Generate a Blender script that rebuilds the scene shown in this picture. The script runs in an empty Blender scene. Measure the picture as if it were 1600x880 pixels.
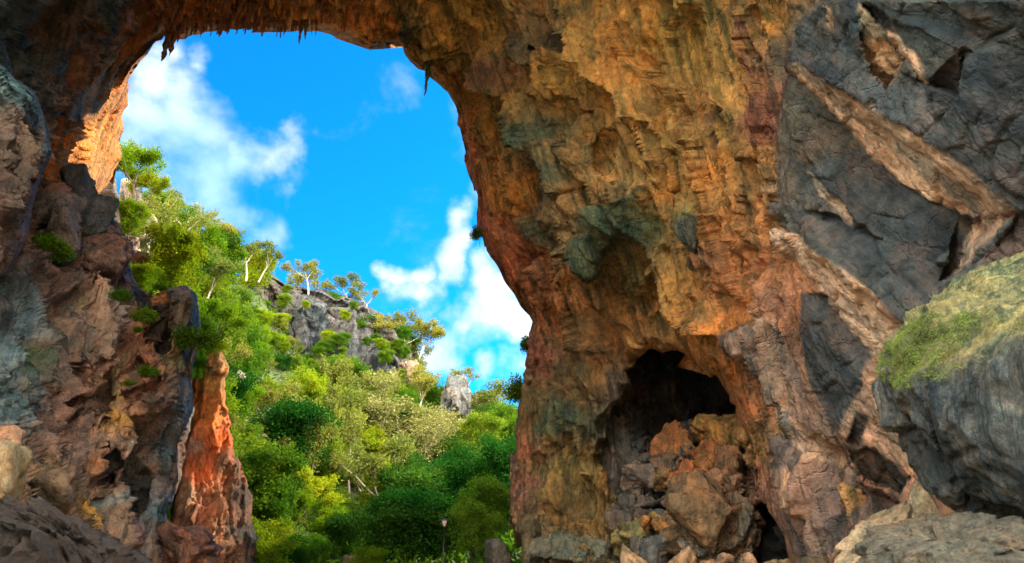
import bpy, bmesh, math, random
import numpy as np
from mathutils import Vector, Matrix
SC = bpy.context.scene
COL = SC.collection
R = math.radians

# ------------------------------------------------------------------ camera
CAM = np.array([0.0, 0.0, 1.7]); PITCH = R(20.0); F = 1067.0
cd = bpy.data.cameras.new('camera'); cam = bpy.data.objects.new('camera', cd); COL.objects.link(cam)
cam.location = CAM; cam.rotation_euler = (R(90) + PITCH, 0, 0)
cd.lens = 24.0; cd.sensor_width = 36.0; cd.clip_start = 0.05; cd.clip_end = 5000
SC.camera = cam
SP, CP = math.sin(PITCH), math.cos(PITCH)
def PV(px, py, d):
    px = np.asarray(px, float); py = np.asarray(py, float); d = np.asarray(d, float)
    u = (px - 800) / F * d; v = (440 - py) / F * d
    return np.stack([u, d * CP - v * SP, CAM[2] + d * SP + v * CP], -1)
def P(px, py, d): return Vector([float(c) for c in PV(px, py, d)])
def dirv(px, py): return (P(px, py, 1.0) - Vector(CAM)).normalized()

# ------------------------------------------------------------------ world, sun, exposure
SUN = Vector((0.80, 0.40, 0.56)).normalized()
w = bpy.data.worlds.new("World"); SC.world = w; w.use_nodes = True
nt = w.node_tree; nt.nodes.clear(); N = nt.nodes.new; L = nt.links.new
def vmath(op, a=None, b=None):
    n = N('ShaderNodeVectorMath'); n.operation = op
    for i, s in enumerate((a, b)):
        if s is None: continue
        if isinstance(s, (tuple, Vector)): n.inputs[i].default_value = tuple(s)
        else: L(s, n.inputs[i])
    return n
def mth(op, a, b=None, c=None, clamp=False, nn=None):
    n = N('ShaderNodeMath'); n.operation = op; n.use_clamp = clamp
    for i, s in enumerate((a, b, c)):
        if s is None: continue
        if isinstance(s, (int, float)): n.inputs[i].default_value = s
        else: L(s, n.inputs[i])
    return n.outputs[0]
tc = N('ShaderNodeTexCoord'); sky = N('ShaderNodeTexSky'); sky.sky_type = 'NISHITA'; sky.sun_disc = False
sky.sun_elevation = math.asin(SUN.z); sky.sun_rotation = math.atan2(SUN.x, SUN.y)
sky.air_density = 1.0; sky.dust_density = 0.3; sky.ozone_density = 1.5
tint = N('ShaderNodeMix'); tint.data_type = 'RGBA'; tint.blend_type = 'MULTIPLY'; tint.inputs[0].default_value = 1
L(sky.outputs[0], tint.inputs[6]); tint.inputs[7].default_value = (0.03, .92, 1.7, 1)
nz = N('ShaderNodeTexNoise'); nz.inputs['Scale'].default_value = 5.5; nz.inputs['Detail'].default_value = 9; nz.inputs['Roughness'].default_value = 0.58
nz.inputs['Distortion'].default_value = 0.35
L(tc.outputs['Generated'], nz.inputs['Vector'])
wn = N('ShaderNodeTexNoise'); wn.inputs['Scale'].default_value = 7.0; wn.inputs['Detail'].default_value = 6; L(tc.outputs['Generated'], wn.inputs['Vector'])
wv_ = vmath('MULTIPLY', vmath('SUBTRACT', wn.outputs['Color'], (.5, .5, .5)).outputs[0], (.26, .26, .26)).outputs[0]
wdir = vmath('ADD', tc.outputs['Generated'], wv_).outputs[0]
blobs = [(300,190,115,.72),(400,235,80,.8),(330,270,90,.75),(235,150,80,.7),(350,112,55,.55),(275,85,60,.55),(225,230,100,.75),(420,365,60,.5),(360,330,70,.55),
         (602,410,60,1.0),(622,450,65,1.0),(715,330,50,.75),(705,390,75,.9),(770,490,90,1.0),(700,540,80,.8),(785,590,70,.95),(820,440,60,.6),(480,230,40,.3),(740,300,40,.7)]
field = None
for (bx, by, br, amp) in blobs:
    c = dirv(bx, by)
    dd = vmath('DISTANCE', wdir, c).outputs['Value']
    v = mth('MULTIPLY', mth('SUBTRACT', 1.0, mth('DIVIDE', dd, br / F), clamp=True), min(1.35, amp * 1.35))
    field = v if field is None else mth('SMOOTH_MAX', field, v, 0.15)
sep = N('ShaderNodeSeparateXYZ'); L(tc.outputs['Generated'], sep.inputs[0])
back = mth('MULTIPLY', mth('ADD', mth('MULTIPLY', sep.outputs[1], -2.6), 0.1, clamp=True), 0.95)  # bright cloud bank added behind the camera, unseen, to light the cave
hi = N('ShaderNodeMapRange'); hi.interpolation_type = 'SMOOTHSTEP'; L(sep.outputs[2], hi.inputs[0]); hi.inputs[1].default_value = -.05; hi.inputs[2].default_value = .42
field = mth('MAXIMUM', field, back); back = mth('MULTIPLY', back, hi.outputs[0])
dens = mth('ADD', field, mth('MULTIPLY', mth('SUBTRACT', nz.outputs['Fac'], 0.5), 1.9))
mr = N('ShaderNodeMapRange'); mr.interpolation_type = 'SMOOTHSTEP'; L(dens, mr.inputs[0])
mr.inputs[1].default_value = 0.10; mr.inputs[2].default_value = .92
cm = N('ShaderNodeMix'); cm.data_type = 'RGBA'; L(mr.outputs[0], cm.inputs[0]); L(tint.outputs[2], cm.inputs[6])
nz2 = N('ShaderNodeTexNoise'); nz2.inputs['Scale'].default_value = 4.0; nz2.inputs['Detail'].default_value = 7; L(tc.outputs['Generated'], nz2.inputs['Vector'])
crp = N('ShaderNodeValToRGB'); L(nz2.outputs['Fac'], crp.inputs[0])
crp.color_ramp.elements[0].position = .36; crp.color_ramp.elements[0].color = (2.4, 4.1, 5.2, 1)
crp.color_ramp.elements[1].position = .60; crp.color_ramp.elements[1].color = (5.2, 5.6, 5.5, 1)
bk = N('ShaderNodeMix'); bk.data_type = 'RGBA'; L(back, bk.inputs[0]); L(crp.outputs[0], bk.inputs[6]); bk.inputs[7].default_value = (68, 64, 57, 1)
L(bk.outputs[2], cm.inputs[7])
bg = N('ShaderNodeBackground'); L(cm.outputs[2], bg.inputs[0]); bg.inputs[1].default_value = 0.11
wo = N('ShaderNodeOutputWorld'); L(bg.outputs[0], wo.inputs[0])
sl = bpy.data.lights.new('sun', 'SUN'); sl.energy = 5.0; sl.angle = R(0.5); sl.color = (1.0, 0.90, 0.74)
so = bpy.data.objects.new('sun', sl); COL.objects.link(so); so.rotation_euler = SUN.to_track_quat('Z', 'Y').to_euler()
so.location = (40, 20, 60)
vs = SC.view_settings; vs.view_transform = 'Standard'; vs.look = 'None'; vs.gamma = 1; vs.exposure = 1.15; vs.use_curve_mapping = False
SC.cycles.max_bounces = 6; SC.cycles.diffuse_bounces = 4; SC.cycles.transmission_bounces = 3; SC.cycles.glossy_bounces = 2

# ------------------------------------------------------------------ tags
def tag(o, label=None, cat=None, group=None, kind=None):
    if label: o['label'] = label
    if cat: o['category'] = cat
    if group: o['group'] = group
    if kind: o['kind'] = kind
    return o

# ------------------------------------------------------------------ numpy noise
rs = np.random.RandomState(7)
PERM = rs.permutation(256); PERM = np.concatenate([PERM, PERM, PERM])
G = rs.normal(size=(256, 3)); G /= np.linalg.norm(G, axis=1)[:, None]
RV = rs.rand(256, 3)
def perlin(p):
    i = np.floor(p).astype(int); f = p - i; i &= 255
    u = f * f * f * (f * (f * 6 - 15) + 10); out = 0
    for dx in (0, 1):
        wx = u[:, 0] if dx else 1 - u[:, 0]
        hx = PERM[i[:, 0] + dx]
        for dy in (0, 1):
            wy = u[:, 1] if dy else 1 - u[:, 1]
            hy = PERM[hx + i[:, 1] + dy & 511]
            for dz in (0, 1):
                wz = u[:, 2] if dz else 1 - u[:, 2]
                g = G[PERM[(hy + i[:, 2] + dz) & 511]]
                out = out + wx * wy * wz * (g[:, 0] * (f[:, 0] - dx) + g[:, 1] * (f[:, 1] - dy) + g[:, 2] * (f[:, 2] - dz))
    return out * 1.5
def fbm(p, o=4, gain=.5):
    a = 1.0; s = 0; q = p.copy()
    for k in range(o):
        s = s + a * perlin(q); q = q * 2.03 + 17.3; a *= gain
    return s
def ridged(p, o=4, gain=.5):
    a = 1.0; s = 0; q = p.copy(); prev = 1
    for k in range(o):
        r = 1 - np.abs(perlin(q)) * 2; r = r * r; s = s + a * r * prev; prev = np.clip(r, 0, 1); q = q * 2.1 + 11.1; a *= gain
    return s - 0.9
def worley(p):
    """F1, F2, and a tilted-plane value of the nearest cell (faceted rock)"""
    i = np.floor(p).astype(int); n = len(p)
    f1 = np.full(n, 9.0); f2 = np.full(n, 9.0); pl = np.zeros(n)
    for dx in (-1, 0, 1):
        for dy in (-1, 0, 1):
            for dz in (-1, 0, 1):
                c = i + (dx, dy, dz); h = PERM[(PERM[(PERM[c[:, 0] & 255] + c[:, 1]) & 255] + c[:, 2]) & 255]
                q = c + RV[h] - p; d = np.sqrt((q * q).sum(1))
                near = d < f1
                f2 = np.where(near, f1, np.minimum(f2, d))
                pl = np.where(near, -(q * G[(h * 7 + 3) & 255]).sum(1) + RV[h, 0] * .6, pl)
                f1 = np.where(near, d, f1)
    return f1, f2, pl

# ------------------------------------------------------------------ materials
def new_mat(name):
    m = bpy.data.materials.new(name); m.use_nodes = True; t = m.node_tree
    b = t.nodes['Principled BSDF']; return m, t, b
def mixc(t, f, a, b, mode='MIX'):
    n = t.nodes.new('ShaderNodeMix'); n.data_type = 'RGBA'; n.blend_type = mode
    for idx, s in ((0, f), (6, a), (7, b)):
        if isinstance(s, (int, float)): n.inputs[idx].default_value = s
        elif isinstance(s, tuple): n.inputs[idx].default_value = (*s, 1)
        else: t.links.new(s, n.inputs[idx])
    return n.outputs[2]
def noise(t, vec, scale, detail=6, rough=.6, dist=0.0):
    n = t.nodes.new('ShaderNodeTexNoise'); n.inputs['Scale'].default_value = scale; n.inputs['Detail'].default_value = detail
    n.inputs['Roughness'].default_value = rough; n.inputs['Distortion'].default_value = dist
    t.links.new(vec, n.inputs['Vector']); return n.outputs['Fac']
def ramp(t, fac, stops):
    n = t.nodes.new('ShaderNodeValToRGB'); e = n.color_ramp.elements
    while len(e) < len(stops): e.new(0.5)
    for k, (p_, c) in enumerate(stops):
        e[k].position = p_; e[k].color = (*c, 1) if isinstance(c, tuple) else (c, c, c, 1)
    t.links.new(fac, n.inputs[0]); return n.outputs[0]
def mapping(t, vec, scale, rot=(0, 0, 0)):
    n = t.nodes.new('ShaderNodeMapping'); n.inputs['Scale'].default_value = scale; n.inputs['Rotation'].default_value = rot
    t.links.new(vec, n.inputs['Vector']); return n.outputs[0]
def rock_mat(name, attr=True, base=(.3, .2, .12), k=1.0, streak=.5, bump=.5, rough=.78, rot=(0, 0, 0), var=0.0):
    """k scales the frequency of the detail: 1 for rock ~20 m away, 3 for rock at hand"""
    m, t, b = new_mat(name)
    tcn = t.nodes.new('ShaderNodeTexCoord'); vec = tcn.outputs['Object']
    if attr:
        a = t.nodes.new('ShaderNodeAttribute'); a.attribute_name = 'Col'; col = a.outputs['Color']
    else:
        r = t.nodes.new('ShaderNodeRGB'); r.outputs[0].default_value = (*base, 1); col = r.outputs[0]
    n1 = noise(t, vec, .9 * k, 8, .65, .6); n2 = noise(t, vec, 5 * k, 6, .7)
    fa = t.nodes.new('ShaderNodeAttribute'); fa.attribute_name = 'flow'; fv = fa.outputs['Vector']
    sv = mapping(t, fv, (2.0 * k, 2.0 * k, .17 * k), rot); n3 = noise(t, sv, 1.0, 7, .6, .55)
    sv2 = mapping(t, fv, (4.5 * k, 4.5 * k, .35 * k), rot); n5 = noise(t, sv2, 1.0, 5, .6, .4)
    pm = noise(t, vec, .22 * k, 3, .5)
    c = mixc(t, 1.0, col, ramp(t, n1, [(.30, .68), (.5, 1.0), (.72, 1.3)]), 'MULTIPLY')
    c = mixc(t, 1.0, c, ramp(t, n2, [(.3, .5), (.5, 1.0), (.75, 1.45)]), 'MULTIPLY')
    c = mixc(t, streak, c, mixc(t, 1.0, c, ramp(t, n3, [(.38, (.20, .32, .34)), (.46, (.80, .82, .78)), (.55, (1.3, 1.12, .9)), (.66, (1.75, 1.5, 1.15))]), 'MULTIPLY'))
    # thin dark drip stains, in patches
    dm = t.nodes.new('ShaderNodeMath'); dm.operation = 'MULTIPLY'; t.links.new(ramp(t, n5, [(.40, 1.0), (.47, 0.0)]), dm.inputs[0]); t.links.new(ramp(t, pm, [(.40, 0.0), (.54, .95 * streak + .1)]), dm.inputs[1])
    c = mixc(t, dm.outputs[0], c, mixc(t, 1.0, c, (.2, .34, .36), 'MULTIPLY'))
    n4 = noise(t, vec, .55 * k, 5, .6, 1.2)
    c = mixc(t, 1.0, c, ramp(t, n4, [(.35, (.8, .95, 1.0)), (.5, (1, 1, 1)), (.65, (1.15, .98, .85))]), 'MULTIPLY')
    t.links.new(c, b.inputs['Base Color']); b.inputs['Roughness'].default_value = rough
    b.inputs['Specular IOR Level'].default_value = .2
    nb1 = noise(t, vec, 3.2 * k, 10, .72, .3); nb2 = noise(t, sv, 3.0, 6, .65, .4)
    vr = t.nodes.new('ShaderNodeTexVoronoi'); vr.feature = 'DISTANCE_TO_EDGE'; vr.inputs['Scale'].default_value = 1.3 * k
    dv = t.nodes.new('ShaderNodeVectorMath'); dv.operation = 'ADD'
    nn = t.nodes.new('ShaderNodeTexNoise'); nn.inputs['Scale'].default_value = 2 * k; nn.inputs['Detail'].default_value = 5; t.links.new(vec, nn.inputs['Vector'])
    t.links.new(vec, dv.inputs[0]); t.links.new(nn.outputs['Color'], dv.inputs[1]); t.links.new(dv.outputs[0], vr.inputs['Vector'])
    crack = ramp(t, vr.outputs['Distance'], [(0, 0.0), (.05, 1.0)])
    s = t.nodes.new('ShaderNodeMath'); s.operation = 'MULTIPLY_ADD'; t.links.new(nb2, s.inputs[0]); s.inputs[1].default_value = .8 * streak; t.links.new(nb1, s.inputs[2])
    s2 = t.nodes.new('ShaderNodeMath'); s2.operation = 'MULTIPLY_ADD'; t.links.new(crack, s2.inputs[0]); s2.inputs[1].default_value = .16; t.links.new(s.outputs[0], s2.inputs[2])
    bn = t.nodes.new('ShaderNodeBump'); bn.inputs['Strength'].default_value = bump; bn.inputs['Distance'].default_value = .42 / k
    t.links.new(s2.outputs[0], bn.inputs['Height']); t.links.new(bn.outputs[0], b.inputs['Normal'])
    return m
M_WALL = rock_mat('cave_rock', k=1.0, streak=.65, bump=.9)
M_NEAR = rock_mat('near_rock', k=4.5, streak=.3, bump=1.0)
M_CRAG = rock_mat('crag_rock', k=.25, streak=.6, bump=1.0)

# ------------------------------------------------------------------ mesh helpers
def basis(t_):
    t_ = np.array(t_, float); t_ /= np.linalg.norm(t_); a = np.cross(t_, (0, 1, 0.01)); a /= np.linalg.norm(a); b = np.cross(t_, a)
    return np.stack([a, b, t_], 1)
FLOW = basis(PV(1040, 330, 18.5) - PV(960, 60, 18.5))
VERT = basis((0.05, 0, 1))
def mesh_np(name, V, Fq, mats, parent=None, smooth=True, cols=None, flow=None, fxy=None):
    me = bpy.data.meshes.new(name)
    V = np.asarray(V, np.float32); Fq = np.asarray(Fq, np.int32); k = Fq.shape[1]
    me.vertices.add(len(V)); me.vertices.foreach_set('co', V.ravel())
    me.loops.add(Fq.size); me.loops.foreach_set('vertex_index', Fq.ravel())
    me.polygons.add(len(Fq)); me.polygons.foreach_set('loop_start', np.arange(0, Fq.size, k, dtype=np.int32))
    me.polygons.foreach_set('loop_total', np.full(len(Fq), k, np.int32))
    if smooth: me.polygons.foreach_set('use_smooth', np.ones(len(Fq), bool))
    me.update(calc_edges=True)
    if cols is not None:
        ca = me.color_attributes.new('Col', 'FLOAT_COLOR', 'POINT')
        c4 = np.ones((len(V), 4), np.float32); c4[:, :3] = cols; ca.data.foreach_set('color', c4.ravel())
    if cols is not None:
        fl = V @ VERT if flow is None else flow(V, *fxy)
        at = me.attributes.new('flow', 'FLOAT_VECTOR', 'POINT'); at.data.foreach_set('vector', np.asarray(fl, np.float32).ravel())
    for m in (mats if isinstance(mats, list) else [mats]): me.materials.append(m)
    o = bpy.data.objects.new(name, me); COL.objects.link(o); o.parent = parent
    return o

def tps(pts):
    """thin-plate interpolation of (px,py,val)"""
    a = np.array(pts, float); xy = a[:, :2] / 500; n = len(a)
    def U(r2): return r2 * np.log(r2 + 1e-9)
    K = U(((xy[:, None] - xy[None]) ** 2).sum(-1)) + np.eye(n) * 1e-3
    A = np.zeros((n + 3, n + 3)); A[:n, :n] = K; A[:n, n] = 1; A[:n, n + 1:] = xy; A[n, :n] = 1; A[n + 1:, :n] = xy.T
    wv = np.linalg.solve(A, np.concatenate([a[:, 2], np.zeros(3)]))
    def f(X, Y):
        s = X.shape; q = np.stack([X.ravel(), Y.ravel()], 1) / 500; out = wv[n] + q @ wv[n + 1:]
        for i in range(n): out = out + wv[i] * U(((q - xy[i]) ** 2).sum(1))
        return out.reshape(s)
    return f
def idw(pts, power=3.5):
    a = np.array([p[:2] for p in pts], float); c = np.array([p[2] for p in pts], float)
    rad = np.array([p[3] if len(p) > 3 else 60 for p in pts], float)
    def f(X, Y):
        acc = 0; ws = 0
        for i in range(len(a)):
            d2 = ((X - a[i, 0]) ** 2 + (Y - a[i, 1]) ** 2) / rad[i] ** 2 + .02
            wt = d2 ** (-power / 2); acc = acc + wt[..., None] * c[i]; ws = ws + wt
        return acc / ws[..., None]
    return f
def inpoly(X, Y, poly):
    ins = np.zeros(X.shape, bool); n = len(poly)
    for i in range(n):
        x0, y0 = poly[i]; x1, y1 = poly[(i + 1) % n]
        if y0 == y1: continue
        c = ((Y < y0) != (Y < y1)) & (X < (x1 - x0) * (Y - y0) / (y1 - y0) + x0)
        ins ^= c
    return ins
def nearest(X, Y, poly):
    bd = np.full(X.shape, 1e18); bx = np.zeros(X.shape); by = np.zeros(X.shape); n = len(poly)
    for i in range(n):
        x0, y0 = poly[i]; x1, y1 = poly[(i + 1) % n]; dx, dy = x1 - x0, y1 - y0; l2 = dx * dx + dy * dy + 1e-9
        tt = np.clip(((X - x0) * dx + (Y - y0) * dy) / l2, 0, 1); qx = x0 + tt * dx; qy = y0 + tt * dy
        d = (X - qx) ** 2 + (Y - qy) ** 2; m = d < bd
        bd = np.where(m, d, bd); bx = np.where(m, qx, bx); by = np.where(m, qy, by)
    return np.sqrt(bd), bx, by
def jag(poly, amp, step=7, seed=0):
    """roughen an outline so no edge runs straight"""
    rr = random.Random(seed); out = []; n = len(poly)
    for i in range(n):
        x0, y0 = poly[i]; x1, y1 = poly[(i + 1) % n]; l = math.hypot(x1 - x0, y1 - y0); k = max(1, int(l / step))
        if l > 900: k = 1
        for j in range(k):
            t_ = j / k; a = amp * (1 if k > 1 else 0)
            out.append((x0 + (x1 - x0) * t_ + rr.uniform(-a, a), y0 + (y1 - y0) * t_ + rr.uniform(-a, a)))
    return out
def facet_fn(facets):
    """facets: list of (polygon [(px,py,d)..], colour); later ones win"""
    def f(X, Y, D, C):
        for poly, col in facets:
            x0, y0, d0 = poly[0]
            for a in range(1, len(poly) - 1):
                x1, y1, d1 = poly[a]; x2, y2, d2 = poly[a + 1]
                den = (y1 - y2) * (x0 - x2) + (x2 - x1) * (y0 - y2)
                if abs(den) < 1e-6: continue
                l0 = ((y1 - y2) * (X - x2) + (x2 - x1) * (Y - y2)) / den
                l1 = ((y2 - y0) * (X - x2) + (x0 - x2) * (Y - y2)) / den; l2 = 1 - l0 - l1
                m = (l0 >= -.002) & (l1 >= -.002) & (l2 >= -.002)
                D = np.where(m, 1 / (l0 / d0 + l1 / d1 + l2 / d2 + 1e-9), D)
                if col is not None: C = np.where(m[..., None], np.array(col), C)
        return D, C
    return f
def axis(lo, a, b, hi, step, grow=1.10):
    v = list(np.arange(a, b + step, step)); s = step; x = v[-1]
    while x < hi: s *= grow; x += s; v.append(x)
    s = step; x = a; pre = []
    while x > lo: s *= grow; x -= s; pre.append(x)
    return np.array(pre[::-1] + v)

def relief(name, mat, xs, ys, dfn, cfn, disp, outline=None, holes=(), rnd=(0, 1), holernd=(0, 1), back=3.0, spread=20, facets=None, post=None, soft=None, warp=4.0, seed=0, blur=0, parent=None, flow=None, edgew=55):
    X, Y = np.meshgrid(xs, ys); ny, nx = X.shape
    q = np.stack([X.ravel() / 45, Y.ravel() / 45, np.full(X.size, seed + .5)], 1)
    wx = (fbm(q, 4, .6)).reshape(X.shape); wy = (fbm(q + 31.7, 4, .6)).reshape(X.shape)
    Xw = X + wx * warp; Yw = Y + wy * warp
    D = dfn(X, Y); C = cfn(X + wx * warp * 5, Y + wy * warp * 5)
    if facets: D, C = facet_fn(facets)(Xw, Yw, D, C)
    if post: C = post(X, Y, C, wx, wy)
    for _ in range(blur):
        D[1:-1, 1:-1] = (D[1:-1, 1:-1] * 4 + D[:-2, 1:-1] + D[2:, 1:-1] + D[1:-1, :-2] + D[1:-1, 2:]) / 8
        C[1:-1, 1:-1] = (C[1:-1, 1:-1] * 4 + C[:-2, 1:-1] + C[2:, 1:-1] + C[1:-1, :-2] + C[1:-1, 2:]) / 8
    if soft:
        Ds = D.copy()
        for _ in range(14): Ds[1:-1, 1:-1] = (Ds[1:-1, 1:-1] + Ds[:-2, 1:-1] + Ds[2:, 1:-1] + Ds[1:-1, :-2] + Ds[1:-1, 2:]) / 5
        k_ = soft(X, Y); D = D * (1 - k_) + Ds * k_
    cx = (X[:-1, :-1] + X[1:, 1:]) / 2; cy = (Y[:-1, :-1] + Y[1:, 1:]) / 2
    keep = np.ones(cx.shape, bool); loops = []
    if outline: keep &= inpoly(cx, cy, outline); loops.append((outline, 1, rnd))
    for h in holes: keep &= ~inpoly(cx, cy, h); loops.append((h, -1, holernd))
    use = np.zeros((ny, nx), bool); full = np.ones((ny, nx), bool)
    for a, b in ((0, 0), (0, 1), (1, 0), (1, 1)):
        use[a:ny - 1 + a, b:nx - 1 + b] |= keep
        full[a:ny - 1 + a, b:nx - 1 + b] &= keep
    edge = use & ~full; edge[0, :] = edge[-1, :] = edge[:, 0] = edge[:, -1] = False
    W0 = PV(X, Y, D); near_d = np.full(X.shape, 1e9); NX = X.copy(); NY = Y.copy()
    for lp, sg, (ra, rw) in loops:
        dd, bx, by = nearest(X, Y, lp); m = dd < near_d; near_d = np.where(m, dd, near_d); NX = np.where(m, bx, NX); NY = np.where(m, by, NY)
        if ra: 
            t_ = np.clip(dd / rw, 0, 1); D = D + ra * (1 - np.sqrt(1 - (1 - t_) ** 2))
    snap = edge & (near_d < 4 * max(xs[len(xs)//2+1] - xs[len(xs)//2], 1)); X2 = np.where(snap, NX, X); Y2 = np.where(snap, NY, Y)
    W = PV(X2, Y2, D)
    gu = np.gradient(W0, axis=1); gv = np.gradient(W0, axis=0); n = np.cross(gu, gv); n /= np.linalg.norm(n, axis=2)[..., None] + 1e-9
    tocam = CAM - W; s = np.sign((n * tocam).sum(-1)); n *= s[..., None]
    if loops:    # near a free edge the relief works along the line of the rock face, so the edge stays clean
        e_ = np.clip(near_d / edgew, 0, 1)[..., None] * .75; tc_ = tocam / np.linalg.norm(tocam, axis=2)[..., None]
        n = n * e_ + tc_ * (1 - e_); n /= np.linalg.norm(n, axis=2)[..., None]
    # smooth the normals so creases do not explode
    for _ in range(3):
        n[1:-1, 1:-1] = (n[1:-1, 1:-1] + n[:-2, 1:-1] + n[2:, 1:-1] + n[1:-1, :-2] + n[1:-1, 2:]) / 5
    idx = np.where(use.ravel())[0]; Wf = W.reshape(-1, 3)[idx]; nf = n.reshape(-1, 3)[idx]
    dp = disp(Wf, X2.ravel()[idx], Y2.ravel()[idx], nf); 
    Wf = Wf + (nf * dp[:, None] if dp.ndim == 1 else dp)
    Cf = C.reshape(-1, 3)[idx]
    remap = -np.ones(nx * ny, int); remap[idx] = np.arange(len(idx))
    I = np.arange(nx * ny).reshape(ny, nx)
    quads = np.stack([I[:-1, :-1][keep], I[1:, :-1][keep], I[1:, 1:][keep], I[:-1, 1:][keep]], 1); quads = remap[quads]
    # rim: boundary edges pushed back
    e = np.concatenate([quads[:, [0, 1]], quads[:, [1, 2]], quads[:, [2, 3]], quads[:, [3, 0]]])
    key = np.sort(e, 1); kk = key[:, 0].astype(np.int64) * 10000000 + key[:, 1]; u, inv, cnt = np.unique(kk, return_inverse=True, return_counts=True)
    be = e[cnt[inv] == 1]; bv = np.unique(be)
    px_, py_ = X2.ravel()[idx][bv], Y2.ravel()[idx][bv]
    dirx = X.ravel()[idx][bv] * 0; diry = dirx.copy()
    # direction into the rock, from mean of neighbours kept
    cen = np.zeros((len(idx), 2)); cn = np.zeros(len(idx)); pc = np.stack([X2.ravel()[idx], Y2.ravel()[idx]], 1)
    for a in range(4):
        np.add.at(cen, quads[:, a], pc[quads].mean(1)); np.add.at(cn, quads[:, a], 1)
    dv = cen[bv] / cn[bv][:, None] - pc[bv]; dv /= np.linalg.norm(dv, axis=1)[:, None] + 1e-6
    Wb = Wf[bv]; dist = np.linalg.norm(Wb - CAM, axis=1)
    rows = [Wf]; crow = [Cf]; qs = [quads]; prev = bv; base = len(Wf)
    ds = D.ravel()[idx][bv]
    rings = [(.25, .1), (1.0, 1.0)]
    lut_prev = np.full(len(Wf), -1); lut_prev[bv] = bv
    prevmap = {v: v for v in bv}; pm = np.full(len(Wf), -1); pm[bv] = bv
    for (fb, fs) in rings:
        nb = PV(px_ + dv[:, 0] * spread * fs, py_ + dv[:, 1] * spread * fs, ds + back * fb)
        nb = nb + (Wb - PV(px_, py_, ds)) * (1 - fs)
        cur = np.full(len(Wf), -1); cur[bv] = base + np.arange(len(bv)); base += len(bv)
        rows.append(nb); crow.append(Cf[bv])
        qs.append(np.stack([pm[be[:, 1]], pm[be[:, 0]], cur[be[:, 0]], cur[be[:, 1]]], 1)); pm = cur
    o = mesh_np(name, np.concatenate(rows), np.concatenate(qs), mat, parent, cols=np.concatenate(crow), flow=(flow or (lambda w_, x_, y_: w_ @ VERT)), fxy=(np.concatenate([X2.ravel()[idx]] + [px_] * 2), np.concatenate([Y2.ravel()[idx]] + [py_] * 2)))
    return o

ICO = {}
def ico(sub):
    if sub not in ICO:
        bm = bmesh.new(); bmesh.ops.create_icosphere(bm, subdivisions=sub, radius=1)
        V = np.array([v.co[:] for v in bm.verts]); Fa = np.array([[v.index for v in f.verts] for f in bm.faces]); bm.free()
        ICO[sub] = (V / np.linalg.norm(V, axis=1)[:, None], Fa)
    return ICO[sub]
def hull_planes(pts):
    bm = bmesh.new()
    for p in pts: bm.verts.new([float(c) for c in p])
    bmesh.ops.convex_hull(bm, input=bm.verts); bm.normal_update()
    c = np.mean(np.array([v.co[:] for v in bm.verts if v.link_faces]), 0)
    ns, hs = [], []
    for f in bm.faces:
        n = np.array(f.normal[:]); h = n @ (np.array(f.verts[0].co[:]) - c)
        if h < 0: n, h = -n, -h
        if f.calc_area() > 1e-7: ns.append(n); hs.append(max(h, 1e-3))
    bm.free(); return c, np.array(ns), np.array(hs)
def hull_rock(name, pts, mat, sub=5, sharp=26, colour=(.3, .22, .15), amp=.05, freq=1.0, colfn=None, parent=None, seed=0, facet=.5):
    """a solid boulder: the rounded convex hull of 3-D points, chipped and roughened. amp in metres."""
    c, ns, hs = hull_planes(pts); Vd, Fa = ico(sub)
    dots = np.clip(Vd @ ns.T / hs[None], 0, None); r = (dots ** sharp).sum(1) ** (-1 / sharp)
    Vw = c + Vd * r[:, None]
    q = (Vw + seed * 3.7) * freq
    f1, f2, pl = worley(q * .9 + 5)
    d = fbm(q * 1.2, 5, .55) * amp + np.clip(pl, -1, 1) * amp * facet * 1.6 + ridged(q * 1.9 + 9, 4) * amp * .5 - np.exp(-((f2 - f1) * 14) ** 2) * amp * .5
    d = d + fbm(q * 6.5 + 3, 4, .65) * amp * .16; h1, h2, hp = worley(q * 3.1 + 1); d = d + np.clip(hp, -1, 1) * amp * .22
    Vw = Vw + Vd * d[:, None]
    cols = np.tile(np.array(colour, float), (len(Vw), 1))
    if colfn is not None: cols = colfn(Vw, Vd, cols)
    loc = np.array([c[0], c[1], Vw[:, 2].min()])
    o = mesh_np(name, Vw - loc, Fa, mat, parent, cols=cols); o.location = loc
    return o
def box_pts(px0, py0, px1, py1, d0, d1, seed=0, n=9):
    """random hull points filling a pixel box between two depths"""
    rr = random.Random(seed); out = []
    cx, cy, cdp = (px0 + px1) / 2, (py0 + py1) / 2, (d0 + d1) / 2
    for k in range(n * 2):
        v = Vector((rr.gauss(0, 1), rr.gauss(0, 1), rr.gauss(0, 1))).normalized()
        mx = max(abs(v.x), abs(v.y), abs(v.z)); v = v / (mx ** .75)
        out.append(P(cx + v.x * (px1 - px0) / 2, cy + v.y * (py1 - py0) / 2, cdp + v.z * (d1 - d0) / 2))
    return out

# ------------------------------------------------------------------ rock colours (stains of the stone, some brightened for light)
ORA = (.56, .25, .06); GOLD = (.44, .27, .07); TEAL = (.11, .14, .09); RED = (.55, .17, .06); PINK = (.40, .24, .16)
BRN = (.26, .14, .08); DKB = (.09, .13, .15); GRY = (.10, .125, .14); PALE = (.42, .33, .26); DGY = (.07, .085, .09)
def sst(a, b, x): t_ = np.clip((x - a) / (b - a), 0, 1); return t_ * t_ * (3 - 2 * t_)
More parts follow.
